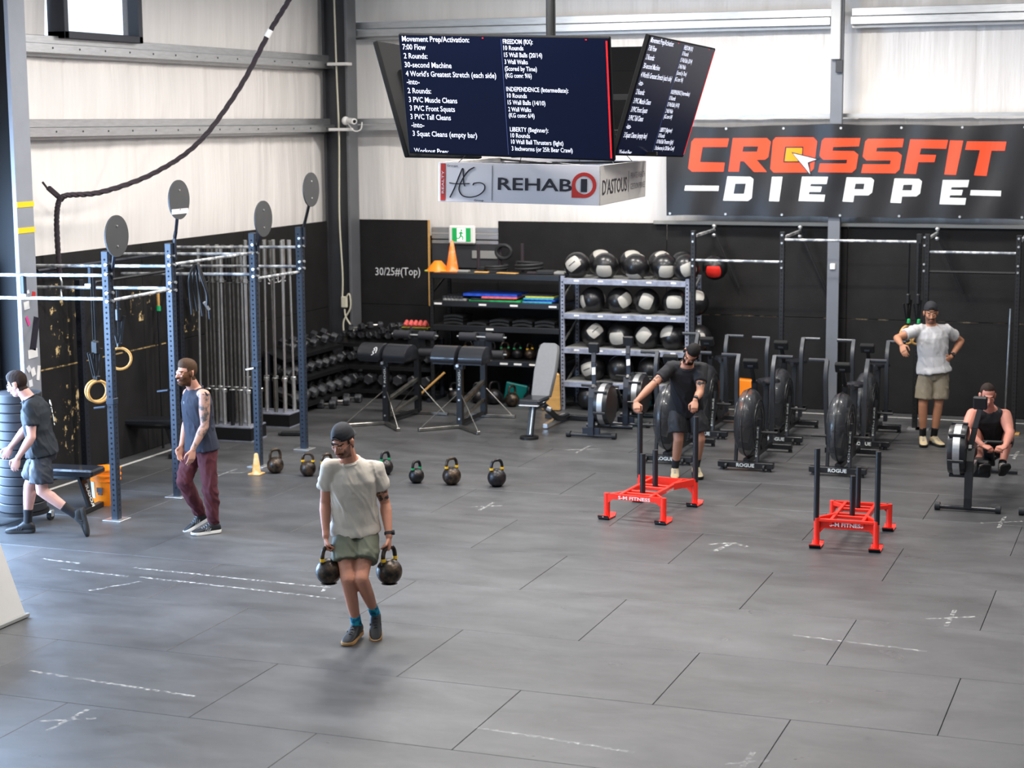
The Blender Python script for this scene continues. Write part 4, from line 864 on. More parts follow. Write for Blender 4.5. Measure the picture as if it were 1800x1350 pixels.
# items on the black shelf
cone(.42, .12, 'conefade', 'tall orange cone on top of the black shelf', (SX+.22, SY+.2, 1.79))
dc = thing('disc_cones', 'stack of low orange disc cones at the left end of the black shelf top', 'cones', (SX+.0, SY+.22, 1.79)); MB().lathe([(.05,.11),(.14,.01),(.16,.0),(.15,.03),(.05,.14),(0,.14)], 24).build('disc', M['orange'], dc); MB().box((0,0,.01),(.30,.24,.02),ch=.005).build('tray', M['yelf'], dc, smooth=0)
def coil(label, c, R_, n, r=.018, name='rubber_tube', sq=.8, lift=.03):
    t = thing(name, label, 'rope', c)
    pts = [(R_*(1+.08*math.sin(i*.7))*math.cos(i*.35), sq*R_*math.sin(i*.35+.2), lift*i*.35/(2*PI)+r) for i in range(n)]
    MB().tube(pts, r, 8).build('coil', M['rubber'], t); return t
coil('coiled black rubber rope in the middle of the black shelf top', (SX+.85, SY+.25, 1.80), .14, 40)
coil('coiled thick black rope on the right of the black shelf top', (SX+1.32, SY+.25, 1.80), .17, 46, .02, 'rubber_tube', .7, .045)
for i, (x, h) in enumerate(((.52,.36),(1.16,.38))): tag(MB().cyl((0,0,0),(0,0,h),.024,n=10).build('upright_pipe', M['rope'], loc=(SX+x, SY+.42, 1.79)), ('brown pipe standing on the black shelf behind the orange cone', 'brown pipe standing in the coiled rope on the black shelf')[i], 'pipe')
cn = thing('cable_coil', 'black coil hanging behind the black shelf top', 'rope', (SX+.86, SY+.5, 2.05)); MB().tube([(.11*math.cos(a),0,.09*math.sin(a)) for a in [2*PI*i/20 for i in range(20)]], .025, 8, closed=True).build('coil', M['rubber'], cn)
cb2 = thing('pipe_stub', 'short dark pipe behind the coil on the black shelf top', 'pipe', (SX+.79, SY+.55, 1.79)); MB().cyl((0,0,0),(0,0,.37),.022,n=8).build('tube', M['rope'], cb2)
for i, (x, y, w_, d_, h_, m, lab) in enumerate(((.42,.12,.16,.1,.03,'greyf','pale scrap left of the brown pipe on the shelf top'),(.70,.08,.2,.08,.02,'wood','thin tan strip on the shelf top'),(.66,.22,.1,.1,.07,'black','small black block on the shelf top'),(1.60,.16,.24,.2,.05,'rubber','folded black strap pile at the right of the shelf top'),(1.74,.2,.3,.22,.035,'greyf','pale folded mat at the right end of the shelf top'),(1.45,.1,.2,.1,.03,'rope','dark strap lying on the shelf top'),(1.08,.06,.3,.1,.015,'wood','tan board offcut on the shelf top'))):
    t = MB().box((0,0,h_/2), (w_,d_,h_), ch=.008).build('shelf_item', M[m], smooth=0, loc=(SX+x, SY+y, 1.79), rot=(0,0,.2*math.sin(i*3))); t.name = 'folded_strap' if 'strap' in lab else 'small_block'; tag(t, lab, 'item')
for i, (x, y, z, w_, d_, h_, m, lab) in enumerate(((.30,.3,1.405,.34,.45,.03,'greyf','grey foam mat at the left of the second shelf'),(.28,.28,1.435,.30,.42,.03,'foam','black foam mat on the grey one'),(.9,.3,1.405,.75,.5,.022,'greenf','green edged foam mat lowest of the middle pile'),(.85,.3,1.43,.62,.5,.02,'rubber','black foam mat in the middle pile'),(.95,.28,1.452,.5,.48,.022,'coral','coral foam mat in the middle pile'),(.82,.3,1.476,.78,.46,.035,'blue','bright blue foam mat on top of the middle pile'),(1.52,.25,1.405,.42,.45,.025,'tealf','teal foam mat lowest of the right pile'),(1.54,.27,1.432,.44,.45,.02,'blue','blue foam mat of the right pile'),(1.52,.25,1.454,.42,.45,.02,'tealf','second teal foam mat of the right pile'),(1.53,.27,1.476,.4,.45,.02,'yelf','yellow green foam mat of the right pile'),(1.50,.27,1.498,.44,.42,.015,'foam','black foam mat on top of the right pile'))):
    n_ = 12; edge = [( -w_/2+w_*k/n_, -d_/2-(.008 if k % 2 else 0)) for k in range(n_+1)]+[(w_/2,d_/2),(-w_/2,d_/2)]
    t = MB().poly([edge], (0,0,0), (1,0,0), (0,1,0), h_).add([(a,b,0) for a,b in edge], [tuple(reversed(range(len(edge))))]).build('foam_mat', M[m], smooth=0, loc=(SX+x, SY+y, z), rot=(0,0,.05*math.sin(i*5))); tag(t, lab, 'mat', 'foam mats on the second shelf')
for i, x in enumerate((.28,.62,.95,1.28,1.60)):
    for k in range((3,1,2,2,2)[i]):
        L_ = .24; mb = MB().rings([[(a,y_*.5-.2+.2, z_+(.02*math.sin(PI*(a+.14)/.28))) for y_, z_ in ((-.36,0),(.36,0),(.36,.03),(-.36,.03))] for a in (-.14,-.09,-.03,.03,.09,.14)])
        t = mb.build('weight_vest', M['rubber'], loc=(SX+x, SY+.25, 1.075+.045*k)); tag(t, '%s, %s black folded vest on the third shelf' % (('leftmost pile','second pile','middle pile','fourth pile','rightmost pile')[i], ('lowest','next','topmost')[k]), 'vest', 'folded vests on the third shelf')
kbx = ((.45,'iron','band_y'),(.78,'iron',None),(.98,'ironrust','band_g'),(1.16,'iron','band_g'),(1.34,'ironrust','band_y'),(1.50,'iron','band_g'),(1.68,'iron',None))
for i, (x, m, b) in enumerate(kbx): kettlebell(.078, m, b, '%s kettlebell from the left on the lower black shelf' % ordn[i], (SX+x, SY+.2, .62), .3*i, 'kettlebells on the black shelf')
for i, (x, y, r, m) in enumerate(((.28,.1,.095,'iron'),(.62,.12,.10,'iron'),(.86,.1,.11,'iron'),(1.16,-.02,.10,'ironrust'),(1.32,.25,.09,'iron'),(1.55,.12,.10,'iron'),(1.76,.2,.09,'iron'))): kettlebell(r, m, 'band_w' if i == 0 else None, '%s kettlebell from the left on the floor under the black shelf' % ordn[i], (SX+x, SY+y, 0), .4*i, 'kettlebells under the black shelf')
bb = MB().box((0,0,.26), (.26,.05,.52), ch=.03).build('wooden_board', M['wood'], loc=(-7.78, 22.35, 0), rot=(.1, 0, .1)); tag(bb, 'pale wooden board standing between the grey bench and the ball rack', 'board')
tq = MB().box((0,0,.12), (.3,.04,.26), ch=.01).build('teal_board', M['ballteal'], loc=(SX+1.08, SY+.3, .04), rot=(.3,.2,.2)); tag(tq, 'teal board leaning under the black shelf', 'board')
wr = MB().cyl((0,0,.03), (.42,.1,.42), .016, n=8).build('wooden_stick', M['wood'], loc=(SX-.25, SY-.1, 0)); tag(wr, 'light wooden stick leaning at the left foot of the black shelf', 'stick')

# ------------------------------------------------------------------ wall balls
def ball_mesh(r, panel):
    t = MB().ell((0,0,0), (r,r,r*.96), 28, m=16).build('ball_body', M['ballblk'])
    pn = []
    if panel:
        for s in (1, -1):
            n = 10; g = []
            for j in range(n+1):
                for i in range(n+1):
                    a = -.62+1.24*i/n; b = -.50+1.0*j/n; k = 1-.12*((2*i/n-1)**2*(2*j/n-1)**2)
                    p = V((math.sin(a*k)*math.cos(b*k), math.sin(b*k), math.cos(a*k)*math.cos(b*k)*s)); e = max(abs(2*i/n-1), abs(2*j/n-1)); g.append(V((p.x*r, p.y*r, p.z*r*.96))*(1.004+.012*(1-e**4)))
            fs = [(j*(n+1)+i, j*(n+1)+i+1, (j+1)*(n+1)+i+1, (j+1)*(n+1)+i) for j in range(n) for i in range(n)]
            if s < 0: fs = [f[::-1] for f in fs]
            q_ = MB().add(g, fs, 0)
            if panel > 1 and s > 0: q_.add([(-.3*r,-.03*r,1.03*r*.96),(.3*r,-.03*r,1.03*r*.96),(.3*r,.03*r,1.03*r*.96),(-.3*r,.03*r,1.03*r*.96)], [(0,1,2,3)], 1)
            pn.append(q_.build('ball_panel', [M['ballgry'], M['ink']], None, smooth=60))
    return t, pn
BA = ball_mesh(.176, 1); BB = ball_mesh(.176, 2); BC = ball_mesh(.17, 0)
for o in [q for a in (BA, BB, BC) for q in [a[0]]+a[1]]: COL.objects.unlink(o)
def put_ball(c, rot, label, kind='A', sc=1.0, pm=None):
    t = thing('wall_ball', label, 'ball', c, 0, 'wall balls on the grey rack'); t.rotation_euler = rot; t.scale = (sc,)*3
    b, p = {'A': BA, 'B': BB, 'C': BC}[kind]
    reuse('ball_body', b.data, t)
    if kind != 'C':
        for p1 in p:
            q = reuse('ball_panel', p1.data, t)
            if pm: q.material_slots[0].link = 'OBJECT'; q.material_slots[0].material = pm
    if kind == 'C': MB().tube([(.171*math.cos(a),.171*math.sin(a),0) for a in [2*PI*i/32 for i in range(32)]], .003, 4, closed=True).build('seam', M['ballblk'], t)
    return t
# rotation makes the panel (local +z) look towards a direction in the room
def look(dx, dy, dz, roll=0.):
    d = V((dx,dy,dz)).normalized(); return (Matrix.Rotation(roll, 3, d) @ d.to_track_quat('Z', 'Y').to_matrix()).to_euler()
zt = [1.755+.17, 1.295+.17, .835+.17, .385+.17, .165]
W_ = ('first','second','third','fourth','fifth','sixth')
top = [(-7.50,22.62,look(-.1,-1,.2,.7),'B'),(-7.10,22.60,look(.15,-1,-.45),'A'),(-6.68,22.60,look(-.1,-.5,-1),'A'),(-6.30,22.62,look(.5,-1,-.4),'A'),(-6.0,22.58,look(.5,-1,-.05,.4),'A')]
for i, (x, y, r, k) in enumerate(top): put_ball((x, y, zt[0]), r, '%s wall ball from the left in the front row on top of the ball rack' % W_[i], k)
for i, (x, y, r, k) in enumerate([(-7.29,22.98,look(.2,-.5,.9),'A'),(-6.86,22.99,look(.3,-.6,1),'A'),(-6.45,22.95,look(.4,-.5,.8,.4),'B'),(-6.15,22.98,look(0,.5,.6),'A')]): put_ball((x, y, zt[0]+.015), r, '%s wall ball from the left in the rear row on top of the ball rack' % W_[i], k)
put_ball((-5.72,22.98,zt[0]-.02), look(.1,-1,-.35), 'black ball with a red panel at the right end of the rack top', 'A', .95, M['ballred'])
r2 = [(-7.30,look(-1,-.6,-.2,.3),'A'),(-6.93,look(.9,-.8,.15,.5),'A'),(-6.56,look(.25,-1,.1,1.2),'A'),(-6.17,look(.15,-1,.1),'A'),(-5.90,look(.3,-.8,.9),'A')]
for i, (x, r, k) in enumerate(r2): put_ball((x, 22.68, zt[1]), r, '%s wall ball from the left on the second tier of the ball rack' % W_[i], k)
r3 = [(-7.28,look(.4,-1,.55,.7),'B'),(-6.92,look(-.05,-1,-.2,.1),'A'),(-6.55,look(-.1,-1,.2,.9),'A'),(-6.20,look(-.5,-.7,.6,.3),'A'),(-5.86,look(.2,-1,0),'A')]
for i, (x, r, k) in enumerate(r3): put_ball((x, 22.68, zt[2]), r, '%s wall ball from the left on the third tier of the ball rack' % W_[i], k)
r4 = [(-7.30,look(-.2,-1,0,.4),'B'),(-6.92,look(0,1,0),'C'),(-6.50,look(0,1,0),'C'),(-6.08,look(-.1,-1,.1),'A')]
for i, (x, r, k) in enumerate(r4): put_ball((x, 22.68, zt[3]), r, '%s ball from the left on the fourth tier of the ball rack' % W_[i], k, 1.0 if k != 'C' else 1.05)
r5 = [(-7.33,22.62,.98),(-7.0,22.9,.9),(-6.37,22.85,1.0),(-6.05,22.8,.9)]
for i, (x, y, s_) in enumerate(r5): put_ball((x, y, .165*s_), (0,0,0), '%s plain black ball from the left on the floor under the ball rack' % W_[i], 'C', s_)
tb_ = thing('wall_ball', 'teal slam ball on the floor under the ball rack', 'ball', (-6.63, 22.6, .15)); MB().ell((0,0,0),(.155,.155,.15),24,m=14).build('ball_body', M['ballteal'], tb_)
MB().text('8', (-.03,-.155,.04), (1,0,0), (0,0,1), .1, .07, 0, .004, .03).build('ball_mark', M['white'], tb_, smooth=0)

# ------------------------------------------------------------------ adjustable bench
ab = thing('adjustable_bench', 'adjustable bench with upright grey back pad and chrome legs', 'bench', (-7.33, 20.25, 0))
mb = MB().rings([[V((0,.44,.47))+V((x*wd, 0, 0))+V((0,.34,.60))*(t_)+V((0,-.92,.38))*(h_*.035) for x, h_ in ((-1,-1),(-1,.4),(-.9,1),(.9,1),(1,.4),(1,-1))] for t_, wd in ((-.02,.115),(.0,.125),(.45,.145),(.85,.135),(.97,.115),(1.0,.08))]); mb.build('back_pad', M['padgrey'], ab, smooth=50)
MB().box((0,.18,.45), (.27,.40,.06), ch=.02).build('seat_pad', M['pad'], ab, smooth=0); MB().box((0,.0,.41), (.24,.06,.012)).build('seat_trim', M['cordw'], ab, smooth=0)
MB().beam((0,.02,.03), (0,.14,.40), .075, .05).build('front_leg', M['satin'], ab, smooth=0); MB().beam((.012,-.008,.05), (.012,.108,.38), .022, .012).build('bright_strip', M['chrome'], ab, smooth=0); MB().cyl((0,.0,.0), (0,.0,.03), .115, n=20).build('front_foot', M['black'], ab)
MB().tube(spline([(0,.1,.36),(0,.5,.34),(0,.8,.2),(0,1.1,.08),(0,1.45,.06)], 5), .04, 8).build('frame_tube', M['satin'], ab); MB().beam((-.02,.60,.34),(0,.72,.95),.05,.03).build('back_support', M['black'], ab, smooth=0)
MB().beam((-.30,1.46,.04), (.30,1.46,.04), .07, .06).build('rear_foot', M['black'], ab, smooth=0); MB().beam((-.04,.7,.04), (-.02,1.4,.07), .06, .06).build('lower_beam', M['chrome'], ab, smooth=0); MB().cyl((.05,.52,.3),(.10,.52,.28),.03,n=10).build('knob', M['bolt'], ab)

# ------------------------------------------------------------------ fan bikes
def fan_bike(label, loc, sw=0., sw2=0.):
    t = thing('fan_bike', label, 'exercise bike', loc, 0, 'fan bikes in two rows')
    MB().box((0,0,.065), (.62,.08,.065), ch=.006).build('front_base', M['satin'], t, smooth=0)
    MB().box((0,1.34,.065), (.52,.08,.06), ch=.006).build('rear_base', M['satin'], t, smooth=0)
    MB().text('ROGUE', (-.10,-.042,.046), (1,0,0), (0,0,1), .055, .20, 0, 0, .03).build('lettering', M['logo'], t, smooth=0)
    for x in (-.26, .26):
        MB().cyl((x,-.01,0), (x,-.01,.035), .024, n=8).build('foot', M['rubber'], t)
        MB().cyl((x*.92,1.22,0), (x*.92,1.22,.035), .024, n=8).build('foot', M['rubber'], t)
    for x in (-.21, .21): MB().cyl((x-.01,-.06,.05),(x+.01,-.06,.05),.03,n=12).build('transport_wheel', M['rubber'], t)
    MB().beam((0,0,.10), (0,1.22,.10), .07, .06).build('floor_beam', M['satin'], t, smooth=0)
    for s in (-1, 1): MB().beam((s*.12,.02,.09), (s*.125,.12,.56), .035, .05).build('fork', M['satin'], t, smooth=0)
    MB().text('ECHO BIKE', (.122,-.008,.16), V((0.005,.10,.47)), V((-1,0,0)), .028, .33, 0, .0).build('side_lettering', M['logo'], t, smooth=0)
    # fan guard: a rounded drum around the wheel (axis X)
    prof = [(.07,-.10),(.20,-.115),(.30,-.10),(.355,-.065),(.375,-.02),(.375,.02),(.355,.065),(.30,.10),(.20,.115),(.07,.10)]
    MB().rings([[V((z, .38+r*math.cos(2*PI*i/36), .54+r*math.sin(2*PI*i/36))) for i in range(36)] for r, z in prof], 0, True).build('fan_guard', M['cage'], t)
    mb = MB()
    for k in range(10):
        a = 2*PI*k/10; c, s = math.cos(a), math.sin(a); mb.beam((0,.38+.05*c,.54+.05*s), (0,.38+.31*c,.54+.31*s), .012, .085, up=(1,.4,0), ch=0)
    mb.cyl((-.05,.38,.54), (.05,.38,.54), .06, n=12).build('fan_wheel', M['black'], t, smooth=0)
    mb = MB().tube([(0,.38+.378*math.cos(a),.54+.378*math.sin(a)) for a in [2*PI*i/36 for i in range(36)]], .007, 5, closed=True)
    mb.build('guard_seam', M['satin'], t); mb = MB()
    for s in (-1, 1):
        for rr in (.16, .26): mb.tube([(s*.112,.38+rr*math.cos(a),.54+rr*math.sin(a)) for a in [2*PI*i/28 for i in range(28)]], .004, 4, closed=True)
    mb.build('guard_rims', M['satin'], t)
    MB().box((0,.72,.45), (.10,.36,.55), ch=.05).build('drive_cover', M['satin'], t, smooth=30)
    MB().beam((0,.70,.5), (0,.60,.98), .06, .05).build('mast', M['satin'], t, smooth=0); MB().beam((0,.60,.96), (0,.44,1.16), .04, .04).build('monitor_arm', M['black'], t, smooth=0)
    MB().box((0,.42,1.19), (.165,.06,.11), 0, Matrix.Rotation(.55,3,'X'), .008).build('monitor', M['hole'], t, smooth=0); MB().box((0,.388,1.165), (.06,.006,.022), 0, Matrix.Rotation(.55,3,'X')).build('monitor_badge', M['led'], t, smooth=0)
    for s, q in ((-1, sw), (1, sw2)):
        P_ = [V((s*.19,.66,.30)), V((s*.20,.63,.62)), V((s*.20,.60,.95)), V((s*.20,.61,1.10)), V((s*.20,.69,1.24))]; c0 = V((0,.66,.36)); R = Matrix.Rotation(q, 3, 'X'); P_ = [c0+R @ (p-c0) for p in P_]
        mb = MB()
        pp_ = spline(P_, 5); prev = None
        sec = [(-.021,-.034),(.021,-.034),(.021,.034),(-.021,.034)]; rg = []
        for i, p in enumerate(pp_):
            d = (pp_[min(i+1,len(pp_)-1)]-pp_[max(i-1,0)]).normalized(); x = V((1,0,0)); y = d.cross(x).normalized(); rg.append([p+x*a+y*b for a, b in sec])
        mb.rings(rg).build('handle_arm', M['armgrey'], t, smooth=30)
        e = P_[-1]; MB().cyl(e-V((s*.01,0,0)), e+V((s*.20,0,0)), .020, n=10).build('grip', M['armgrey'], t)
        MB().cyl((s*.10,.36,.44), (s*.32,.36,.44), .016, n=8).build('foot_peg', M['black'], t)
        pz, py = (.22,.78) if s < 0 else (.38,.80)
        MB().beam((s*.09,.80,.30), (s*.10,py+.04*s,pz), .03, .02).build('crank', M['black'], t, smooth=0)
        mb = MB(); 
        for dz in (-.025,.025): mb.box((s*.18, py+.04*s, pz+dz*.9), (.10,.09,.012))
        mb.box((s*.135,py+.04*s,pz),(.012,.09,.05)); mb.box((s*.225,py+.04*s,pz),(.012,.09,.05)); mb.cyl((s*.09,py+.04*s,pz),(s*.22,py+.04*s,pz),.010,n=6); mb.build('pedal', M['satin'], t, smooth=0)
    MB().cyl((-.06,.80,.30),(.07,.80,.30),.13,n=20).build('crank_case', M['satin'], t)
    MB().beam((0,1.05,.19), (0,1.12,.92), .06, .05).build('seat_post', M['satin'], t, smooth=0)
    MB().rings([[V((x*w_, y, .90+z_)) for x, z_ in ((-1,0),(-.9,.035),(0,.05),(.9,.035),(1,0),(0,-.02))] for y, w_ in ((.96,.02),(1.0,.035),(1.08,.07),(1.16,.125),(1.24,.135),(1.28,.10))]).build('saddle', M['pad'], t, smooth=60)
    for c in t.children:
        n = c.name.split('.')[0]
        if n in ('fan_guard','fan_wheel','guard_rims','guard_seam','drive_cover','mast','monitor_arm','monitor','monitor_badge','handle_arm','grip','foot_peg','crank','pedal','crank_case'): c.location.y = -.24; c.location.z = -.03
        elif n in ('seat_post','saddle'): c.location.y = -.12; c.location.z = -.07 if n == 'saddle' else -.06
        elif n == 'rear_base': c.location.y = -.12
    return t
fb = [('fan bike behind the man pushing the red sled, front row', (-5.33,19.22,0), .10,-.02), ('front row fan bike standing alone in the middle of the room', (-4.39,19.12,0), -.03,-.06), ('front row fan bike directly behind the unused red sled', (-3.38,19.12,0), .12,-.20),
      ('back row fan bike partly behind the sled pusher, before the ball rack corner', (-5.35,20.95,0), -.1,.06), ('middle fan bike of the back row, before bare black wall', (-4.42,20.85,0), .05,-.08), ('back row fan bike nearest the grey tee man, under his elbow', (-3.40,20.85,0), .02,-.03)]
for l, p, a, b in fb: fan_bike(l, p, a, b)
orb = thing('orange_box', 'orange plastic case against the wall behind the fan bikes', 'case', (-5.33, 23.1, 0)); MB().box((0,0,.22), (.22,.14,.42), 0, Matrix.Rotation(.06,3,'Y'), .015).build('case_body', M['orange'], orb, smooth=0); MB().box((0,-.075,.17), (.16,.01,.05)).build('label', M['white'], orb, smooth=0)

# ------------------------------------------------------------------ rowers
def rower(label, loc, handle, arm_pts=None, tall=.50, mono='black', folded=False):
    t = thing('rowing_machine', label, 'rowing machine', loc, 0)
    MB().cyl((-.30,0,.035), (.30,0,.035), .022, n=10).build('front_base', M['satin'], t)
    for s in (-1, 1): MB().cyl((s*.315,0,.040), (s*.265,0,.040), .040, n=14).build('wheel', M['rubber'], t)
    MB().rings([[V((x*w_,y_+y,z)) for x, y in ((-1,-.04),(1,-.04),(1,.05),(-1,.05))] for z, w_, y_ in ((.04,.036,.0),(.14,.034,.0),(tall,.040,.05),(tall+.12,.05,.10))]).build('front_leg', M[mono], t, smooth=0)
    if mono == 'navydark': MB().beam((0,0,.05),(0,0,.13),.22,.03,up=(0,1,0)).build('base_flare', M[mono], t, smooth=0)
    fz = tall+.07
    c = V((-.115,.12,fz+.02)) if mono != 'navydark' else V((.125,.16,.40)); R_ = .235
    MB().rings([[c+V((x, r*math.cos(2*PI*i/36), r*math.sin(2*PI*i/36))) for i in range(36)] for x, r in ((-.09,.12),(-.085,R_),(-.05,R_+.01),(.05,R_+.01),(.085,R_),(.09,.12))]).build('flywheel_housing', M['satin'], t)
    MB().rings([[c+V((x, r*math.cos(2*PI*i/36), r*math.sin(2*PI*i/36))) for i in range(36)] for x, r in ((-.034,R_+.008),(-.033,R_+.018),(.033,R_+.018),(.034,R_+.008))]).build('vent_mesh_band', M['steel'], t)
    for k in range(6):
        a = 2*PI*k/6+.3; MB().beam(c+V((-.08,(R_+.02)*math.cos(a),(R_+.02)*math.sin(a))), c+V((.08,(R_+.02)*math.cos(a),(R_+.02)*math.sin(a))), .03, .03).build('vent_rib', M['satin'], t, smooth=0)
    MB().box((.0,.2,fz), (.09,.30,.16), ch=.03).build('chain_housing', M['satin'], t, smooth=30)
    ap = arm_pts or [(.0,.12,fz+.08),(.01,.16,fz+.34),(.02,.22,fz+.50)]
    mb = MB()
    for a, b in zip(ap, ap[1:]): mb.beam(a, b, .055, .03, up=(0,1,0))
    mb.build('monitor_arm', M[mono if mono != 'black' else 'satin'], t, smooth=0); e = V(ap[-1])
    MB().box(e+V((0,.0,.06)), (.135,.05,.13), 0, Matrix.Rotation(.15,3,'X'), .012).build('monitor', M['black'], t, smooth=0)
    if mono == 'navydark': MB().beam(V(ap[0])+V((0,-.02,.12)), e+V((0,-.02,-.05)), .05, .01, up=(0,1,0)).build('bright_arm_cover', M['chrome'], t, smooth=0)
    rz = tall-.12
    half = mono == 'navydark'
    MB().beam((0,.15,rz), (0,.75 if half else 2.05,rz-.04), .05, .09).build('rail', M['steel'], t, smooth=0)
    for s in (-1, 1):
        MB().box((s*.13,.62,rz+.06), (.11,.03,.28), 0, Matrix.Rotation(.75,3,'X'), .01).build('foot_rest', M['satin'], t, smooth=0)
        MB().box((s*.13,.655,rz+.05), (.13,.012,.045), 0, Matrix.Rotation(.75,3,'X')).build('foot_strap', M['rubber'], t, smooth=0)
    MB().box((0,.62,rz-.05), (.30,.10,.20), 0, Matrix.Rotation(.3,3,'X'), .02).build('foot_pan', M['black'], t, smooth=0)
    sy = .95 if handle else 1.4
    if not half: MB().box((0,sy+.12,rz+.10), (.28,.24,.05), ch=.02).box((0,sy+.12,rz+.05),(.12,.2,.05)).build('seat', M['pad'], t, smooth=0)
    ry = .74 if half else 2.05
    MB().beam((0,ry,.03), (0,ry-.04,rz-.04), .05, .06).build('rear_leg', M['satin'], t, smooth=0); MB().cyl((-.30,ry,.03), (.30,ry,.03), .024, n=10).build('rear_base', M['satin'], t)
    h = V(handle) if handle else V((0,.33,fz+.02))
    mb = MB().tube([h+V((-.24,.03,.0)), h+V((-.10,0,0)), h+V((.10,0,0)), h+V((.24,.03,0))], .016, 10); mb.build('handle', M['rubber'], t); MB().beam(h, (0,.3,fz), .008, .02).build('chain', M['bolt'], t, smooth=0)
    return t
RW = rower('rowing machine in use by the seated man in a black tank', (-1.86, 17.74, 0), (.11,.62,.595), [(.0,.12,.62),(.03,.15,.80),(.07,.20,.99)])
rower('stored rowing machine with a silver flywheel before the ball rack', (-6.63, 20.53, 0), None, [(0,.12,.64),(-.02,.15,.90),(-.03,.20,1.02)], .50, 'navydark')
rower('second stored rowing machine close behind the first, left of the fan bikes', (-6.47, 21.45, 0), None, [(0,.12,.64),(-.02,.15,.90),(-.03,.20,1.0)], .50, 'navydark')
rower('rowing machine at the right edge of the photo, only its base in view', (-1.06, 17.75, 0), None)

# ------------------------------------------------------------------ sleds
def sled(label, loc, rz):
    t = thing('push_sled', label, 'sled', loc, rz)
    for sx in (-1, 1):
        for sy in (-1, 1):
            x, y = sx*.265, sy*.44
            prof = [(-.10,.035),(-.075,.008),(.075,.008),(.10,.035)]
            MB().rings([[V((x+dx, y+a, b+h)) for dx, h in ((-.052,0),(.052,0),(.052,.008),(-.052,.008))] for a, b in prof]).build('ski', M['red'], t, smooth=0)
            MB().rings([[V((x+dx, y+a, b+h-.008)) for dx, h in ((-.052,0),(.052,0),(.052,.007),(-.052,.007))] for a, b in prof]).box((x,y-.098 if sy < 0 else y-.098,.028),(.10,.004,.03)).build('ski_sole', M['black'], t, smooth=0)
            MB().box((x,y-.101,.030),(.010,.004,.010)).build('ski_bolt', M['bolt'], t, smooth=0)
            MB().cyl((x,y,.016), (x,y,.245 if sy < 0 else .27), .028, n=12).build('leg_tube', M['red'], t)
    MB().poly([[(-.265,.14),(-.20,.195),(.20,.195),(.265,.14),(.265,.245),(-.265,.245)]], (0,-.455,0), (1,0,0), (0,0,1), .008).box((0,-.44,.235), (.50,.04,.02)).build('end_plate', M['red'], t, smooth=0)
    MB().poly([[(-.265,.10),(-.20,.17),(.20,.17),(.265,.10),(.265,.26),(-.265,.26)]], (0,.425,0), (1,0,0), (0,0,1), .008).box((0,.44,.25), (.50,.04,.02)).build('end_plate', M['red'], t, smooth=0)
    MB().text('S-M FITNESS', (-.15,-.466,.202), (1,0,0), (0,0,1), .045, .30, 0, .0, .02).build('lettering', M['white'], t, smooth=0)
    MB().text('S-M FITNESS', (.178,-.10,.215), (0,1,0), (0,0,1), .035, .2, 0, .0, .02).build('lettering', M['white'], t, smooth=0)
    MB().text('S-M FITNESS', (.15,.436,.195), (-1,0,0), (0,0,1), .05, .30, 0, .0, .02).build('lettering', M['white'], t, smooth=0)
    for s in (-1, 1):
        MB().beam((s*.14,-.45,.225), (s*.14,.44,.235), .03, .05).build('long_rail', M['red'], t, smooth=0)
        MB().beam((s*.14,.18,.23), (s*.265,.44,.24), .025, .07).build('corner_brace', M['red'], t, smooth=0); MB().beam((s*.14,-.28,.23), (s*.265,-.44,.22), .02, .04).build('corner_brace', M['red'], t, smooth=0)
    for y in (-.30, -.18, .04, .16): MB().beam((-.14,y,.225), (.14,y,.225), .03, .03).build('cross_rail', M['red'], t, smooth=0)
    for y in (-.24, .10): MB().cyl((0,y,.20), (0,y,.62 if y < 0 else .60), .025, n=14).build('weight_post', M['satin'], t)
    for s in (-1, 1): MB().cyl((s*.27,.44,.24), (s*.27,.44,.90), .0255, n=14).build('push_post', M['satin'], t)
    return t
sled('red push sled being pushed by the man in black', (-4.79, 16.76, 0), -.09).scale = (1.10, 1, 1)
sled('red push sled standing unused to the right', (-2.72, 16.26, 0), PI+.02)

# ------------------------------------------------------------------ wall-side rack
wr_ = thing('wall_rack', 'black wall mounted pull-up rack on the right of the back wall', 'rig', (0, 22.4, 0))
pw = None
for x in (-5.86, -4.71, -3.02, -2.92, -1.84):
    if pw is None: pw = post_mb(2.42, .062).build('post', [M['black'], M['hole']], wr_, smooth=0, loc=(x,0,0))
    else: reuse('post', pw.data, wr_, (x,0,0))
    MB().box((x,0,.008), (.16,.14,.014)).build('foot_plate', M['wood'] if x > -2 else M['bolt'], wr_, smooth=0)
for x in (-5.86, -4.71, -2.95, -1.84):
    MB().beam((x+.02,.02,2.35), (x+.02,1.0,2.37), .035, .035).build('wall_arm', M['chalkbar'], wr_, smooth=0)
    MB().beam((x+.02,1.0,2.36), (x+.35,1.08,1.6), .03, .03).build('diagonal_shadow', M['black'], wr_, smooth=0)  # dark bar modelled in place of a diagonal shadow on the wall
    for z in (2.38, 2.28, 2.05, 1.97): MB().cyl((x,-.03,z), (x,-.05,z), .014, n=8).build('bolt', M['bolt'], wr_)
    for z in (2.42, 2.30): MB().ell((x+.02,1.0,z), (.03,.03,.03), 8).build('arm_bolt', M['bolt'], wr_)
for a, b, z, m in ((-5.86,-4.71,2.04,'chalkbar'),(-4.71,-3.02,2.32,'chalkbar'),(-2.92,-1.84,2.20,'chalkbar'),(-2.92,-1.84,1.96,'black')): MB().cyl((a,0,z), (b,0,z), .017, n=10, mi=0).build('pull_up_bar', M[m], wr_)
for i in range(2): ring('gymnastic_ring', ('pale ring with a green buckle on long black straps behind the grey tee man', 'second ring with a green buckle, just right of the first behind the grey tee man')[i], (-3.10+.12*i, 22.15, 1.20), .11, .8, 2.32, green=True)
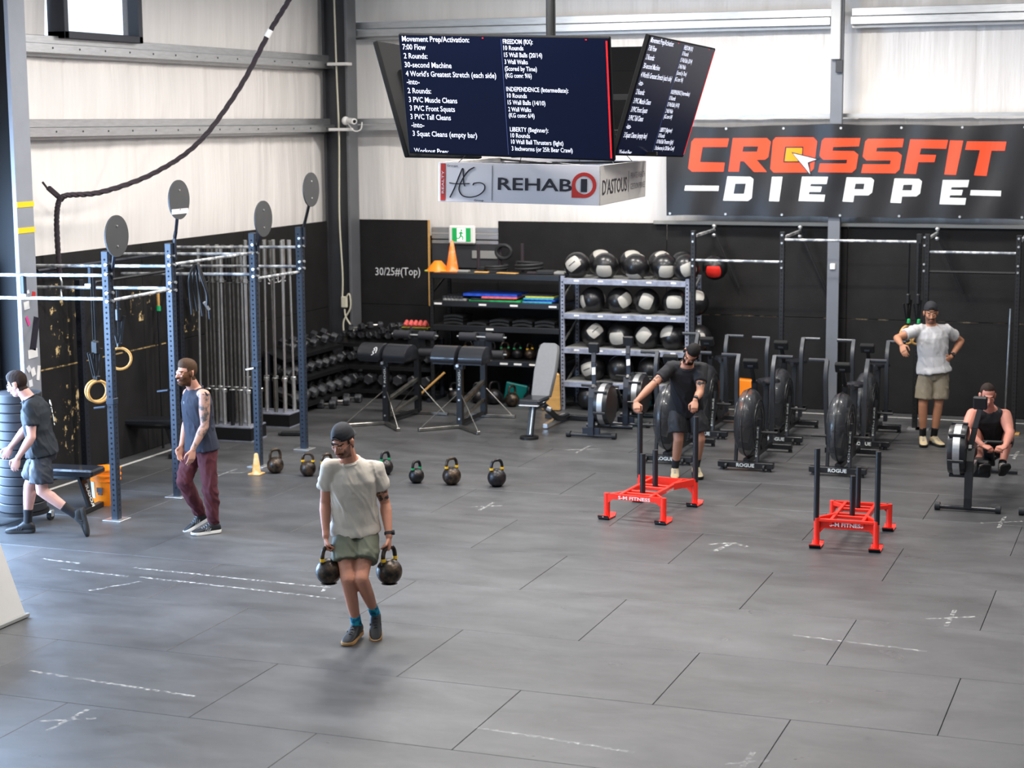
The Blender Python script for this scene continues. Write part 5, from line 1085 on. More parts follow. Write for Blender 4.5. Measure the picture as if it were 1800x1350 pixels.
lb = MB().cyl((0,0,0), (.02,.10,1.45), .014, n=8).build('leaning_bar', M['steeldark'], loc=(-2.0, 23.1, 0)); tag(lb, 'steel bar leaning on the back wall behind the rower', 'bar')

# ------------------------------------------------------------------ people
def solid(mb, vox, smooth=5, fac=.5):
    """fuse overlapping volumes into one continuous skin"""
    t = mb.build('tmp', [M['black']], smooth=0); r = t.modifiers.new('r', 'REMESH'); r.mode = 'VOXEL'; r.voxel_size = vox; r.adaptivity = 0
    s = t.modifiers.new('s', 'SMOOTH'); s.iterations = smooth; s.factor = fac
    dg = bpy.context.evaluated_depsgraph_get(); dg.update(); me = bpy.data.meshes.new_from_object(t.evaluated_get(dg)); old = t.data
    bpy.data.objects.remove(t); bpy.data.meshes.remove(old); me.materials.clear()
    me.polygons.foreach_set('use_smooth', [True]*len(me.polygons)); return me
def mesh_obj(name, me, mats, parent):
    me.name = name
    for m in mats: me.materials.append(m)
    o = bpy.data.objects.new(name, me); COL.objects.link(o); o.parent = parent; return o
def co_no(me):
    n = len(me.vertices); a = np.empty(n*3); me.vertices.foreach_get('co', a); b = np.empty(n*3); me.vertices.foreach_get('normal', b); return a.reshape(-1,3), b.reshape(-1,3)
def shell(me, thick, name, m, parent):
    """thin layer over the skin where thick(co) > 0"""
    co, no = co_no(me); h = thick(co); keep = h > -.003; fs = [tuple(p.vertices) for p in me.polygons if all(keep[i] for i in p.vertices)]
    idx = {}; vs = []
    P = co+no*np.maximum(h, -.0025)[:, None]
    out = []
    for f in fs:
        g = []
        for i in f:
            if i not in idx: idx[i] = len(vs); vs.append(tuple(P[i]))
            g.append(idx[i])
        out.append(tuple(g))
    mb = MB(); mb.add(vs, out); return mb.build(name, m, parent, smooth=180)
def capsule(mb, p, q, r1, r2, n=14, bul=None):
    """tapered limb with round ends; bul = [(t, radius), ...] in between"""
    p, q = V(p), V(q); d = q-p; L = d.length; d = d.normalized(); x = d.orthogonal().normalized(); y = d.cross(x); prof = []
    for k in range(5): a = PI/2*(1-k/4); prof.append((-r1*math.sin(a), r1*math.cos(a)))
    for t, r in (bul or []): prof.append((t*L, r))
    for k in range(5): a = PI/2*k/4; prof.append((L+r2*math.sin(a), r2*math.cos(a)))
    mb.rings([[p+d*z+(x*math.cos(2*PI*i/n)+y*math.sin(2*PI*i/n))*max(r, .0006) for i in range(n)] for z, r in prof])
def sect(mb, S, n=20, e=1.0):
    """loft of ellipses (centre, x axis, y axis, rx, ry)"""
    R = []
    for c, x, y, rx, ry in S:
        R.append([V(c)+V(x)*(rx*math.copysign(abs(math.cos(a))**e, math.cos(a)))+V(y)*(ry*math.copysign(abs(math.sin(a))**e, math.sin(a))) for a in [2*PI*i/n for i in range(n)]])
    mb.rings(R)
def frame(d, hint):
    d = V(d).normalized(); x = (V(hint)-d*V(hint).dot(d)).normalized(); return x, d.cross(x).normalized(), d
def lerp(a, b, t): return a+(b-a)*t

def hand(mb, w, d, n, s, curl, scale=1.0, spread=.06, thumb=.5):
    """w wrist, d finger direction, n palm normal (fingers curl towards it), s thumb side"""
    w, d, n, s = V(w), V(d).normalized(), V(n).normalized(), V(s).normalized(); k = scale
    sect(mb, [(w-d*.02*k, s, n, .026*k, .019*k), (w+d*.01*k, s, n, .027*k, .018*k), (w+d*.04*k, s, n, .037*k, .0165*k), (w+d*.075*k, s, n, .041*k, .0145*k), (w+d*.098*k, s, n, .038*k, .011*k)], 14)
    for i, (o, L) in enumerate(((.030,.072),(.0105,.080),(-.0095,.075),(-.029,.060))):
        b = w+d*(.085-.004*abs(i-1))*k+s*o*k; c = curl if isinstance(curl, (int,float)) else curl[i]; a = 0; p = b; dd = d+s*(o*spread*8); dd.normalize()
        for j, (f, r) in enumerate(((.45,.0088),(.30,.0080),(.25,.0070))):
            a += c*(.8,1.1,.8)[j]; v = dd*math.cos(a)+n*math.sin(a); q = p+v*(L*f*k); capsule(mb, p, q, r*k, (r-.0007)*k, 9); p = q
    b = w+d*.022*k+s*.026*k+n*.004*k; v = (d*.62+s*.70+n*.25*thumb).normalized(); q = b+v*.045*k; capsule(mb, b, q, .0125*k, .0105*k, 9)
    v2 = (d*.95+s*(.25-.6*thumb)+n*(.3+.9*thumb)).normalized(); q2 = q+v2*.032*k; capsule(mb, q, q2, .0100*k, .0088*k, 9); v3 = (d*.9-s*.6*thumb+n*(.3+.9*thumb)).normalized(); capsule(mb, q2, q2+v3*.022*k, .0088*k, .0072*k, 9)

def shoe(parent, an, fd, up, m, ms, ml, L=.285):
    fd = V(fd).normalized(); x, _, _ = fd, None, None; up = (V(up)-fd*V(up).dot(fd)).normalized(); sd = fd.cross(up)
    o = V(an)-up*.088-fd*.065
    def ring(t, w, h, z0=.018, n=16, top=None):
        r = []
        for i in range(n):
            a = 2*PI*i/n; ca, sa = math.cos(a), math.sin(a); r.append(o+fd*(t*L)+sd*(w*math.copysign(abs(ca)**.75, ca))+up*(z0+(h-z0)*(.5+.5*math.copysign(abs(sa)**.8, sa))))
        return r
    up_ = MB().rings([ring(.0,.012,.060), ring(.03,.028,.078), ring(.10,.038,.098), ring(.20,.042,.110), ring(.32,.043,.110), ring(.42,.043,.094), ring(.54,.044,.068), ring(.68,.047,.056), ring(.82,.045,.047), ring(.93,.035,.040), ring(.99,.018,.032)])
    s = up_.build('shoe', m, parent, smooth=60)
    ol = [(.0,.015),(.02,.029),(.10,.038),(.25,.039),(.42,.038),(.58,.044),(.72,.050),(.86,.048),(.96,.036),(1.015,.016)]
    mb = MB().rings([[o+fd*(t*L)+sd*(x_*w)+up*(z+ (.010*max(0,(t-.75)/.25)**2 if z < .01 else .004*max(0,(t-.8)))) for x_, z in ((-1,.002),(-.9,.0),(.9,0),(1,.002),(1.02,.022),(.96,.030),(-.96,.030),(-1.02,.022))] for t, w in ol]); mb.build('sole', ms, s, smooth=50)
    mb = MB()
    for k in range(5):
        t = .34+.075*k; h = float(np.interp(t, (.32,.42,.54,.68), (.110,.094,.068,.056)))+.002; p = o+fd*(t*L)+up*h; mb.tube([p-sd*.026-up*.010, p+up*.003, p+sd*.026-up*.010], .0036, 5)
    mb.build('laces', ml, s, smooth=60)
    mb = MB()
    for q in (-1, 1):
        for k in range(3): mb.beam(o+fd*((.44+.07*k)*L)+sd*(q*.0425)+up*.030, o+fd*((.36+.07*k)*L)+sd*(q*.040)+up*.066, .010, .004, up=tuple(sd), ch=0)
    mb.build('side_stripes', ml, s, smooth=0)
    return s

def person(label, loc, J, face, hup, look_, rz=ROT_CAM):
    """J: joints in local metres (x image right, y away, z up)"""
    g = look_; k = g.get('k', 1.0); t = thing('person', label, 'person', loc, rz); J = {a: V(b) for a, b in J.items()}
    pel = (J['hipR']+J['hipL'])/2; ch = (J['shR']+J['shL'])/2; hx = (J['hipL']-J['hipR']).normalized(); sx = (J['shL']-J['shR']).normalized()
    axis = (ch-pel); T = axis.length
    def tor(tt, rx, ry, fwd=0., infl=0.):
        x = lerp(hx, sx, min(1, max(0, tt))).normalized(); a = axis.normalized() if tt <= 1 else (J['neck']-ch+axis*.3).normalized(); y = a.cross(x).normalized(); x = y.cross(a).normalized()
        c = pel+axis*tt if tt <= 1 else ch+(J['neck']-ch)*((tt-1)/.25); c = c-y*fwd     # y points backwards
        return (c, x, y, (rx+infl)*k, (ry+infl)*k)
    body = MB()
    sect(body, [tor(-.22,.06,.05), tor(-.16,.13,.085), tor(0,.158,.105), tor(.22,.148,.10), tor(.45,.140,.10,.005), tor(.68,.158,.112,.005), tor(.86,.172,.112), tor(1.0,.160,.092), tor(1.12,.105,.070), tor(1.25,.062,.060)], 24)
    nk = J['neck']; hd = J['head']
    f = V(face).normalized(); u = V(hup); u = (u-f*u.dot(f)).normalized(); r = f.cross(u)      # r: towards person's right
    capsule(body, lerp(ch, nk, .5), hd-u*.06*k-f*.02*k, .062*k, .056*k)
    for s in 'RL':
        sh, el, wr = J['sh'+s], J['el'+s], J['wr'+s]
        am = g.get('arm', 1.0)*k
        capsule(body, sh, el, .056*am, .040*am, bul=[(.25,.057*am),(.55,.052*am),(.85,.041*am)]); capsule(body, el, wr, .040*am, .026*am, bul=[(.22,.044*am),(.5,.037*am),(.85,.027*am)])
        capsule(body, lerp(ch, sh, .35), sh, .06*k, .056*am)
        hp, kn, an = J['hip'+s], J['kn'+s], J['an'+s]
        capsule(body, hp, kn, .086*k, .054*k, bul=[(.2,.086*k),(.55,.071*k),(.85,.057*k)])
        body.ell(kn+(kn-lerp(hp, an, .5)).normalized()*.018, (.036*k,.036*k,.040*k), 12)
        ca = (an-kn).normalized(); back = V(g.get('back', (0,1,0)))
        capsule(body, kn, an, .053*k, .036*k, bul=[(.18,.053*k),(.5,.048*k),(.8,.037*k)]); capsule(body, lerp(kn, an, .20)+back*.026, lerp(kn, an, .44)+back*.020, .042*k, .034*k)
        fd = V(g['foot'+s][0]).normalized(); fu = V(g['foot'+s][1]); capsule(body, an, an+fd*.07-fu.normalized()*.055, .035, .024)
        h = g['hand'+s]; hand(body, wr, h[0], h[1], h[2], h[3], k*1.0, thumb=h[4] if len(h) > 4 else .5)
    # head
    H = lambda a, b, c: hd+r*(a*k)+f*(b*k)+u*(c*k)
    R3 = Matrix((r, f, u)).transposed(); E = lambda c, rad, n=18: body.ell(H(*c), tuple(q*k for q in rad), n, 0, R3, m=12)
    E((0,-.018,.028), (.074,.094,.092), 22); E((0,.020,-.020), (.060,.072,.088)); E((0,.042,-.084), (.040,.042,.030)); E((0,.012,-.065), (.052,.06,.045))
    E((0,.078,.018), (.048,.016,.011), 12)
    for s in (-1, 1):
        E((s*.036,.055,-.028), (.024,.028,.024), 10); E((s*.076,-.012,-.012), (.009,.019,.031), 12); E((s*.079,-.018,.002), (.010,.012,.018), 8); E((s*.010,.100,-.036), (.008,.009,.007), 8)
    capsule(body, H(0,.086,.010), H(0,.108,-.030), .0085*k, .0125*k, 10); E((0,.086,-.060), (.024,.010,.010), 10); E((0,.088,-.064),(.018,.008,.006),8)
    for s in (-1, 1): E((s*.030,.083,.0), (.014,.010,.008), 8)
    me = solid(body, .0058, 3, .45); co, no = co_no(me)
    # skin zones: tattoos
    zones = g.get('tattoo', [])
    mats = [M[g['skin']]]+[M[z[0]] for z in zones]
    o = mesh_obj('body', me, mats, t)
    if zones:
        pc = np.empty(len(me.polygons)*3); me.polygons.foreach_get('center', pc); pc = pc.reshape(-1,3); mi = np.zeros(len(pc), dtype=np.int32)
        for i, (mn, a, b, t0, t1) in enumerate(zones):
            A = np.array(J[a]); B = np.array(J[b]); d = B-A; L2 = (d*d).sum(); tt = ((pc-A)@d)/L2; dist = np.linalg.norm(pc-(A+tt[:,None]*d), axis=1); mi[(tt > t0) & (tt < t1) & (dist < .075)] = i+1
        me.polygons.foreach_set('material_index', mi); me.update()
    hl = lambda c: ((c-np.array(hd))@np.array(r)/k, (c-np.array(hd))@np.array(f)/k, (c-np.array(hd))@np.array(u)/k)
    # hair / cap / beard as layers over the scalp
    def near(c): return np.linalg.norm(c-np.array(H(0,0,0)), axis=1) < .19*k
    hk = g.get('hair'); 
    if hk:
        mname, top, low = hk
        up_l = g.get('hl', 0)
        def th(c):
            x, y, z = hl(c); line = up_l*(y > .03)+ np.where(y > .03, .052+(.03-np.abs(x))*.10-(.095-y)*.0, np.where(y > -.02, .02, -.075)); line = np.where((y <= .03) & (y > -.02) & (np.abs(x) > .05), -.01, line)
            d = z-line; h = np.minimum(d*.5, low+(top-low)*np.clip((z-.03)/.06, 0, 1)*np.clip(.55+y/.12, .2, 1.25)); h = h+.0012*np.sin(x*150+y*90)*np.sin(z*60+y*130); h[(np.abs(x) > .068) & (np.abs(y+.014) < .022) & (z < .022)] = -.01; h[~near(c)] = -.01; return h
        shell(me, th, 'hair', M[mname], t)
    cp = g.get('cap')
    if cp:
        def tc(c):
            x, y, z = hl(c); fl = .030+.012*np.clip(y/.09, -1, 1); h = np.minimum((z-fl)*.8, .0085+.010*np.clip((z-.06)/.05, 0, 1)); arch = ((np.abs(x)/.030)**2+((z-.045)/.032)**2 < 1) & (y > .04); h[arch] = -.01; h[~near(c)] = -.01; return h
        c_ = shell(me, tc, 'cap', M[cp], t)
        bk = []
        for y_, w_, z_ in ((-.098,.060,.020),(-.125,.056,.010),(-.150,.046,-.002),(-.165,.026,-.010)):
            bk.append([H(x*w_, y_+.022*(x*x), z_-.018*x*x+dz) for x, dz in ((-1,0),(-.5,.0),(0,0),(.5,0),(1,0),(1,.004),(.5,.004),(0,.004),(-.5,.004),(-1,.004))])
        MB().rings(bk).build('cap_peak', M[cp], c_, smooth=60)
        MB().tube([H(.033*math.cos(a), .083-.010*math.cos(a)**2, .046+.030*math.sin(a)) for a in [PI*i/10 for i in range(11)]], .003, 5).box(H(0,.0945,.040),(.06*k,.006,.010), 0, R3).build('cap_strap', M[cp], c_, smooth=60)
    bd = g.get('beard')
    if bd:
        mname, full, th0 = bd
        def tb(c):
            x, y, z = hl(c); 
            if full: d = np.minimum(-.030-z+.35*np.maximum(0, np.abs(x)-.028)+np.where(np.abs(x) > .045, .035, 0), (y+.012)); d = np.minimum(d, z+.135)
            else: d = np.minimum(np.minimum(-.046-z, z+.075), .034-np.abs(x))+.0*y; d = np.minimum(d, y-.05)
            h = np.minimum(d*.5, th0)+.0008*np.sin(x*400)*np.sin(z*380); mouth = (np.abs(x) < .020) & (np.abs(z+.064) < .0065) & (y > .05); h[mouth] = -.01; h[~near(c)] = -.01; return h
        shell(me, tb, 'beard' if full else 'moustache', M[mname], t)
        if not full and g.get('stubble'):
            def ts(c):
                x, y, z = hl(c); d = np.minimum(np.minimum(-.045-z+np.where(np.abs(x) > .045, .03, 0), y+.0), z+.125); h = np.minimum(d*.4, .0014); mouth = (np.abs(x) < .024) & (np.abs(z+.064) < .009) & (y > .05); h[mouth] = -.01; h[~near(c)] = -.01; return h
            shell(me, ts, 'stubble', M['beardthin'], t)
    def tbrow(c):
        x, y, z = hl(c); d = np.minimum(.0040-np.abs(z-.021+.22*np.maximum(0, np.abs(x)-.034)), np.minimum(np.abs(x)-.013, .048-np.abs(x))); h = np.minimum(d*.8, .002); h[(y < .05) | ~near(c)] = -.01; return h
    shell(me, tbrow, 'eyebrows', M[g.get('brow', 'hairdk')], t)
    mb = MB()
    for s in (-1, 1): mb.ell(H(s*.030,.0865,.000), (.0100*k,.0075*k,.0042*k), 12, 0, R3); mb.ell(H(s*.030,.0918,.000), (.0050*k,.0030*k,.0042*k), 8, 1, R3)
    mb.build('eyes', [M['eyew'], M['iris']], t)
    mb = MB().ell(H(0,.0955,-.0605), (.019*k,.005*k,.0035*k), 10, 0, R3).ell(H(0,.0945,-.0685), (.016*k,.005*k,.0042*k), 10, 0, R3); 
    if g.get('smile'): mb.ell(H(0,.0975,-.0640), (.016*k,.004*k,.0035*k), 10, 1, R3)
    mb.build('mouth', [M['lip'], M['eyew']], t)
    # ---------------- clothes
    def wrinkle(me2, amp, seed, fr=9.):
        co2, no2 = co_no(me2); h = np.empty(len(co2))
        for i, c in enumerate(co2):
            n1 = noise.noise((c[0]*fr+seed, c[1]*fr, c[2]*fr*.45)); n2 = noise.noise((c[0]*fr*2.3, c[1]*fr*2.3+seed, c[2]*fr*1.1)); n3 = noise.noise(((c[0]+c[2]*.6)*fr*1.5, c[1]*fr, (c[2]-c[0]*.6)*fr*.35+seed*3)); h[i] = amp*((1-abs(n1)*3.6)*1.1+n2*.8+(.6-abs(n3)*4.2)*1.0)
        h = np.clip(h, -.0015, .014)+.001
        me2.vertices.foreach_set('co', (co2+no2*h[:,None]).ravel()); me2.update()
    sp = g['shirt']; mb = MB(); sl = sp.get('sleeve', .55); hem = sp.get('hem', -.12); lo = sp.get('loose', .02)
    secs = [tor(hem,.178,.132,.008,lo), tor(hem+.06,.176,.130,.006,lo), tor(.10,.166,.118,.002,lo), tor(.35,.150,.104,.004,lo), tor(.6,.158,.112,.006,lo*.9), tor(.82,.172,.116,.002,lo*.8), tor(.98,.166,.098,0,lo*.6), tor(1.10,.112,.078,0,lo*.5), tor(1.185,.078,.070,0,lo*.2)]
    sect(mb, secs, 28)
    for s in 'RL':
        sh, el = J['sh'+s], J['el'+s]; am = g.get('arm', 1.0)*k
        capsule(mb, lerp(ch, sh, .30), sh+(sh-ch)*.02, .070*k, (.066 if sl > 0 else .050)*k)
        if sl > 0:
            d = (el-sh); x, y, dd = frame(d, (0.3,1,.2)); 
            sect(mb, [(sh-dd*.04, x, y, .05*am, .05*am), (sh, x, y, .072*am, .070*am), (sh+d*sl*.5, x, y, .073*am, .069*am), (sh+d*sl, x, y, .074*am, .067*am)], 18)
    sm = solid(mb, .0075, 4, .5); wrinkle(sm, sp.get('amp', .0055), g.get('seed', 1)); so = mesh_obj('shirt', sm, [M[sp['m']]], t)
    if g.get('shirt_name'): so.name = g['shirt_name']
    if sl > 0 or True:
        c0, x0, y0, a0, b0_ = tor(1.175,.080,.072,0,lo*.2); MB().tube([c0+x0*(a0*math.cos(a))+y0*(b0_*math.sin(a))+(.012*math.sin(a))*V((0,0,1)) for a in [2*PI*i/28 for i in range(28)]], .006, 6, closed=True).build('collar', M[sp['m']], so)
    pr = g.get('print')
    if pr:
        tt, xo, size, txt_, back_ = pr; c0, x0, y0, a0, b0_ = tor(tt, .165, .116, 0, lo); yy = y0*(1 if back_ else -1); xx = x0*(-1 if back_ else 1); zz = axis.normalized()
        c1_ = c0+xx*xo+yy*(b0_*math.sqrt(max(.1, 1-(xo/a0)**2))+.008); MB().text(txt_, c1_-xx*size*.8, xx, zz, size, None, 0, .0, .01).build('shirt_print', M['logo'], so, smooth=0)
    if g.get('scribble'):
        c0, x0, y0, a0, b0_ = tor(.84, .165, .116, 0, lo); zz = axis.normalized(); mb2 = MB()
        f2 = lambda a, b: c0-x0*a+zz*b+y0*(b0_*math.sqrt(max(.1, 1-(a/a0)**2))+.012)
        for P5 in ([(-.02,.06),(.0,.09),(.03,.07),(.0,.05),(.03,.03),(.06,.05)],[(.0,.02),(.05,.0),(.03,-.03),(.07,-.02),(.08,.01)],[(.05,-.05),(.055,-.12)],[(.03,-.15),(.08,-.14)]): mb2.tube([f2(a, b) for a, b in P5], .005, 5)
        mb2.build('shirt_print', M['logo'], so)
    bt = g['bottom']; mb = MB(); lo = bt.get('loose', .018)
    sect(mb, [tor(.16,.144,.098,0,.004), tor(.08,.150,.102,0,.004), tor(-.02,.156,.106,0,.006), tor(-.12,.15,.105,0,lo*.7), tor(-.24,.10,.08,0,lo)], 24)
    for s in 'RL':
        hp, kn, an = J['hip'+s], J['kn'+s], J['an'+s]; x, y, d = frame(kn-hp, (1,0,0)); ln_ = bt['len']
        if ln_ <= 1: sect(mb, [(hp-d*.02, x, y, .06*k, .07*k), (hp+d*.06, x, y, .088*k, .092*k), (hp+d*.12, x, y, .098*k, .10*k), (lerp(hp, kn, ln_*.6), x, y, (.084+lo)*k, (.088+lo)*k), (lerp(hp, kn, ln_), x, y, (.082+lo*1.1)*k, (.086+lo*1.2)*k)], 20)
        else:
            capsule(mb, hp, kn, .086*k, .072*k, bul=[(.2,.094*k),(.5,.088*k)]); x2, y2, d2 = frame(an-kn, (1,0,0)); sect(mb, [(kn-d2*.03, x2, y2, .066*k, .066*k), (kn+d2*.06, x2, y2, .072*k, .072*k), (lerp(kn, an, .5), x2, y2, .064*k, .068*k), (lerp(kn, an, .82), x2, y2, .052*k, .056*k), (lerp(kn, an, .9), x2, y2, .054*k, .058*k), (lerp(kn, an, .93), x2, y2, .044*k, .046*k), (lerp(kn, an, 1.0), x2, y2, .044*k, .046*k)], 18)
    bm_ = solid(mb, .0075, 4, .5); wrinkle(bm_, bt.get('amp', .005), g.get('seed', 1)+5, 10); mesh_obj(bt['name'], bm_, [M[bt['m']]], t)
    # socks and shoes
    for s in 'RL':
        kn, an = J['kn'+s], J['an'+s]; A = np.array(kn); B = np.array(an); d = B-A; L2 = (d*d).sum(); t0 = g.get('sock_t', .70)
        def tsk(c):
            tt = ((c-A)@d)/L2; dist = np.linalg.norm(c-(A+tt[:,None]*d), axis=1); h = np.minimum((tt-t0)*.3, .004); h[(dist > .16) | (tt < .5)] = -.01; return h
        if g.get('sock'): shell(me, tsk, 'sock', M[g['sock']], t)
        shoe(t, an, g['foot'+s][0], g['foot'+s][1], M[g['shoe'][0]], M[g['shoe'][1]], M[g['shoe'][2]], .285*k)
    if g.get('watch'):
        s = g['watch']; el, wr = J['el'+s], J['wr'+s]; x, y, d = frame(wr-el, (0,-1,.3)); c = lerp(el, wr, .90); wt = MB().rings([[c+d*q+(x*math.cos(a)+y*math.sin(a))*rr for a in [2*PI*i/16 for i in range(16)]] for q, rr in ((-.010,.029*k),(-.010,.033*k),(.010,.033*k),(.010,.029*k))]); hn = -V(g['hand'+s][1]).normalized(); hn = (hn-d*hn.dot(d)).normalized(); wt.cyl(c+hn*.030*k, c+hn*.043*k, .020, .019, 14); wt.build('wrist_watch', M['rubber'], t)
    return t

FR = dict(head=(-0.118,-0.120,1.525), neck=(-0.091,-.02,1.390), shR=(-0.225,-0.030,1.315), shL=(0.098,0.060,1.285), elR=(-0.272,0.050,1.035), wrR=(-0.262,-0.055,0.805), elL=(0.165,0.130,1.010), wrL=(0.198,0.020,0.783), hipR=(-0.140,0.060,0.842), hipL=(0.035,0.100,0.832), knR=(-0.100,-0.130,0.500), anR=(-0.056,0.04,0.105), knL=(-0.002,-0.130,0.505), anL=(0.076,0.13,0.165))
person('man in a sand tee and olive shorts walking with a kettlebell in each hand', (-5.585, 11.789, 0), FR, (-.42,-.80,-.42), (-.1,-.25,1), dict(
    skin='skin1', cap='capblk', beard=('beardbr', False, .006), stubble=True, brow='hairmid', seed=2, watch='L', sock='sock_t', sock_t=.78, hair=('hairmid', .003, .003),
    shirt=dict(m='tee_sand', sleeve=.56, hem=-.06, loose=.014, amp=.006), bottom=dict(name='shorts', m='sh_olive', len=.66, loose=.020), shoe=('shoeblk','solegum','laceblk'),
    tattoo=[('tat2','shL','elL',.42,.86)],
    footR=((-.32,-.92,-.10),(0,-.1,1)), footL=((.06,-.90,-.50),(0,-.55,.85)),
    handR=((.08,-.05,-1),(1,.2,0),(.1,-1,-.1),1.15,1.0), handL=((.0,-.05,-1),(-1,.2,0),(-.1,-1,-.1),1.15,1.0)))
kettlebell(.098, 'ironrust', 'band_y', "kettlebell in the right hand of the walking man in the sand tee", (0,0,0), 0, None).location = V((-5.585,11.789,0))+Matrix.Rotation(ROT_CAM,3,'Z') @ V((-.245,-.060,.452))
kettlebell(.098, 'ironrust', 'band_y', "kettlebell in the left hand, wearing a watch, of the walking man in the sand tee", (0,0,0), 0, None).location = V((-5.585,11.789,0))+Matrix.Rotation(ROT_CAM,3,'Z') @ V((.195,.015,.428))
for o in [q for q in COL.objects if q.name.startswith('kettlebell')][-2:]: o.rotation_euler = (0, 0, ROT_CAM+.9)

MR = dict(head=(-0.100,-0.090,1.545), neck=(-0.048,-0.010,1.400), shL=(0.065,-0.135,1.335), shR=(-0.125,0.130,1.310), elL=(0.068,-0.170,1.055), wrL=(-0.030,-0.265,0.855), elR=(-0.150,0.150,1.045), wrR=(-0.185,0.020,0.845), hipL=(0.055,-0.070,0.880), hipR=(-0.045,0.070,0.870), knL=(0.082,-0.080,0.490), anL=(0.094,0.010,0.092), knR=(-0.165,-0.030,0.520), anR=(-0.055,0.170,0.150))
person('tattooed bearded man in a navy tank and maroon joggers', (-8.507, 14.50, 0), MR, (-.72,-.68,-.06), (.0,0,1), dict(
    skin='skin2', hair=('hairbr', .026, .003), beard=('beardbr', True, .012), brow='hairbr', smile=True, seed=4, sock='sock_b', sock_t=.86, shirt_name='tank_top', back=(.85,.5,0),
    shirt=dict(m='tank', sleeve=0, hem=-.16, loose=.022, amp=.0045), bottom=dict(name='joggers', m='pants', len=1.5, loose=.012, amp=.007), shoe=('shoeblk','solew','lace'),
    tattoo=[('tat','shL','elL',-.05,1.1),('tat','elL','wrL',-.02,1.0)], print=(.86,.035,.030,'7',False),
    footR=((-.80,-.40,-.42),(-.4,-.1,.9)), footL=((-.90,-.43,-.02),(0,0,1)),
    handR=((-.15,-.3,-1),(.7,-.7,0),(-.7,-.6,.1),.35,.3), handL=((-.15,-.2,-1),(-.6,.7,-.1),(-.7,-.6,.1),.35,.3)))

LM = dict(head=(-0.088,-0.020,1.435), neck=(-0.010,0.000,1.320), shL=(0.068,-0.165,1.245), shR=(0.050,0.165,1.225), elL=(0.080,-0.220,0.965), wrL=(-0.050,-0.235,0.775), elR=(-0.080,0.220,0.98), wrR=(-0.236,0.200,0.80), hipL=(0.125,-0.085,0.805), hipR=(0.105,0.085,0.805), knR=(-0.045,0.080,0.440), anR=(-0.070,0.060,0.095), knL=(0.125,-0.120,0.440), anL=(0.425,-0.090,0.200))
person('man in a dark tee and slate shorts striding left past the tyre-like plate stack', (-10.02, 13.96, 0), LM, (-.93,.22,-.38), (-.35,0,1), dict(
    skin='skin3', hair=('hairmid', .022, .002), brow='hairmid', seed=6, sock='sock_b', sock_t=.62, back=(1,.0,0),
    shirt=dict(m='tee_navy', sleeve=.62, hem=-.10, loose=.020, amp=.006), bottom=dict(name='shorts', m='sh_slate', len=.80, loose=.024), shoe=('shoeblk','soleblk','laceblk'), scribble=True,
    footR=((-1,.05,-.04),(0,0,1)), footL=((.18,-.05,-1),(-.95,0,-.2)),
    handR=((-.5,0,-.9),(-.2,.9,-.2),(-.9,-.1,.3),.5,.3), handL=((-.35,-.05,-.95),(.1,.9,-.1),(-.9,0,.3),.45,.3)))
SM = dict(head=(0.000,-0.500,1.415), neck=(-0.028,-0.370,1.300), shR=(-0.178,-0.300,1.255), shL=(0.128,-0.330,1.245), elR=(-0.405,-0.42,1.070), wrR=(-0.575,-0.545,0.925), elL=(0.095,-0.50,1.015), wrL=(0.030,-0.655,0.955), hipR=(-0.088,0.03,0.800), hipL=(0.092,0.03,0.800), knR=(-0.084,-0.060,0.440), anR=(-0.105,0.10,0.095), knL=(0.151,-0.040,0.440), anL=(0.125,0.15,0.095))
person('man in black tee and shorts leaning over the red push sled', (-4.895, 18.45, 0), SM, (-.42,-.72,-.62), (.28,-.75,.62), dict(
    skin='skin4', hair=('hairdk', .010, .002), beard=('hairdk', True, .0035), brow='hairdk', seed=8, watch='L', sock='sock_b', sock_t=.66,
    shirt=dict(m='tee_black', sleeve=.58, hem=-.08, loose=.018, amp=.005), bottom=dict(name='shorts', m='sh_blk', len=.80, loose=.022), shoe=('shoebei','soleblk','lace'),
    tattoo=[('tat2','shR','elR',.5,.85),('tat2','shL','elL',.5,.85)],
    footR=((-.1,-1,-.02),(0,0,1)), footL=((.12,-1,-.02),(0,0,1)),
    handR=((.05,-.55,-.45),(.1,.5,-.9),(.9,-.2,.1),.9,.7), handL=((-.15,-.55,-.75),(.1,.7,-.6),(-1,.1,.0),.75,.5)))
ST = dict(head=(-0.026,-0.050,1.570), neck=(-0.004,-0.01,1.435), shR=(-0.165,0.000,1.365), shL=(0.165,0.000,1.365), elR=(-0.425,-0.10,1.285), wrR=(-0.420,-0.330,1.235), elL=(0.385,0.140,1.215), wrL=(0.225,-0.050,1.050), hipR=(-0.045,0.000,0.895), hipL=(0.125,0.000,0.895), knR=(-0.086,-0.040,0.480), anR=(-0.065,0.020,0.094), knL=(0.095,-0.040,0.480), anL=(0.065,0.020,0.094))
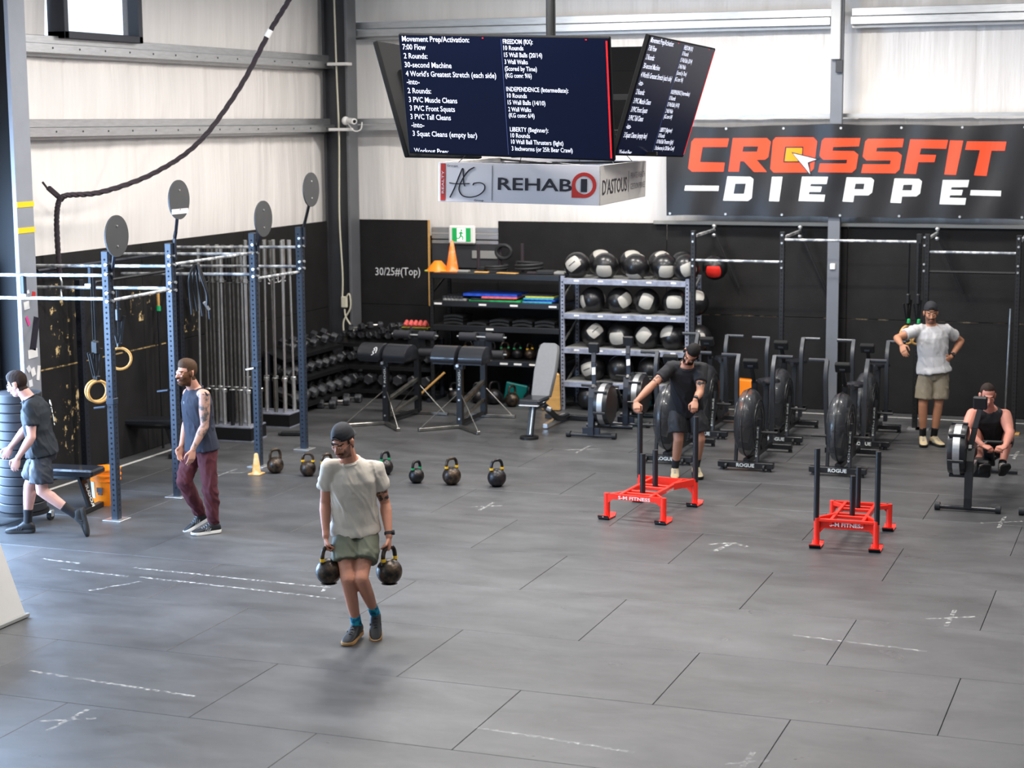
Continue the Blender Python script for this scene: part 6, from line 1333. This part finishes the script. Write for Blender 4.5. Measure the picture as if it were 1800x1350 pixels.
person('man in a light grey tee and khaki shorts resting an elbow on a fan bike', (-2.708, 21.33, 0), ST, (-.10,-.95,-.18), (0,-.1,1), dict(
    skin='skin5', cap='capblk', hair=('hairmid', .004, .004), beard=('hairmid', False, .005), stubble=True, brow='hairdk', seed=10, watch='L', sock='sock_b', sock_t=.72,
    shirt=dict(m='tee_grey', sleeve=.60, hem=-.06, loose=.024, amp=.006), bottom=dict(name='shorts', m='sh_kha', len=.82, loose=.022), shoe=('shoebei','soleblk','lace'), print=(.84,.075,.028,'II',False),
    footR=((-.15,-1,-.02),(0,0,1)), footL=((.30,-1,-.02),(0,0,1)),
    handR=((.15,-.6,-.7),(.5,.3,-.5),(.6,-.2,.4),.45,.4), handL=((-.72,-.35,-.5),(.0,.9,-.3),(-.3,-.3,.9),.30,.3)))
RM = dict(head=(-0.128,-0.230,1.050), neck=(-0.075,-0.120,0.910), shR=(-0.243,-0.110,0.835), shL=(0.088,-0.110,0.825), elR=(-0.355,-0.300,0.700), wrR=(-0.235,-0.490,0.585), elL=(0.080,-0.335,0.670), wrL=(-0.020,-0.550,0.585), hipR=(-0.055,0.200,0.450), hipL=(0.125,0.200,0.450), knR=(-0.215,-0.130,0.650), anR=(-0.195,-0.320,0.345), knL=(0.140,-0.110,0.650), anL=(0.012,-0.330,0.345))
person('man in a black tank sitting at the rowing machine', (-1.734, 18.738, 0), RM, (-.06,-.93,-.30), (0,-.2,1), dict(
    skin='skin6', hl=.020, hair=('hairmid', .002, .0015), brow='hairmid', seed=12, sock='sock_b', sock_t=.86, arm=1.12,
    shirt=dict(m='tee_black', sleeve=0, hem=-.02, loose=.014, amp=.004), shirt_name='tank_top', bottom=dict(name='shorts', m='sh_blk', len=.52, loose=.018), shoe=('shoegrey','soleblk','lace'),
    footR=((.0,-.75,.45),(0,.5,.75)), footL=((-.05,-.75,.45),(0,.5,.75)),
    handR=((.45,-.45,-.15),(.2,.4,-.8),(.7,.6,.2),1.0,.8), handL=((-.55,-.45,-.10),(-.1,.4,-.8),(-.7,.6,.2),1.0,.8)))
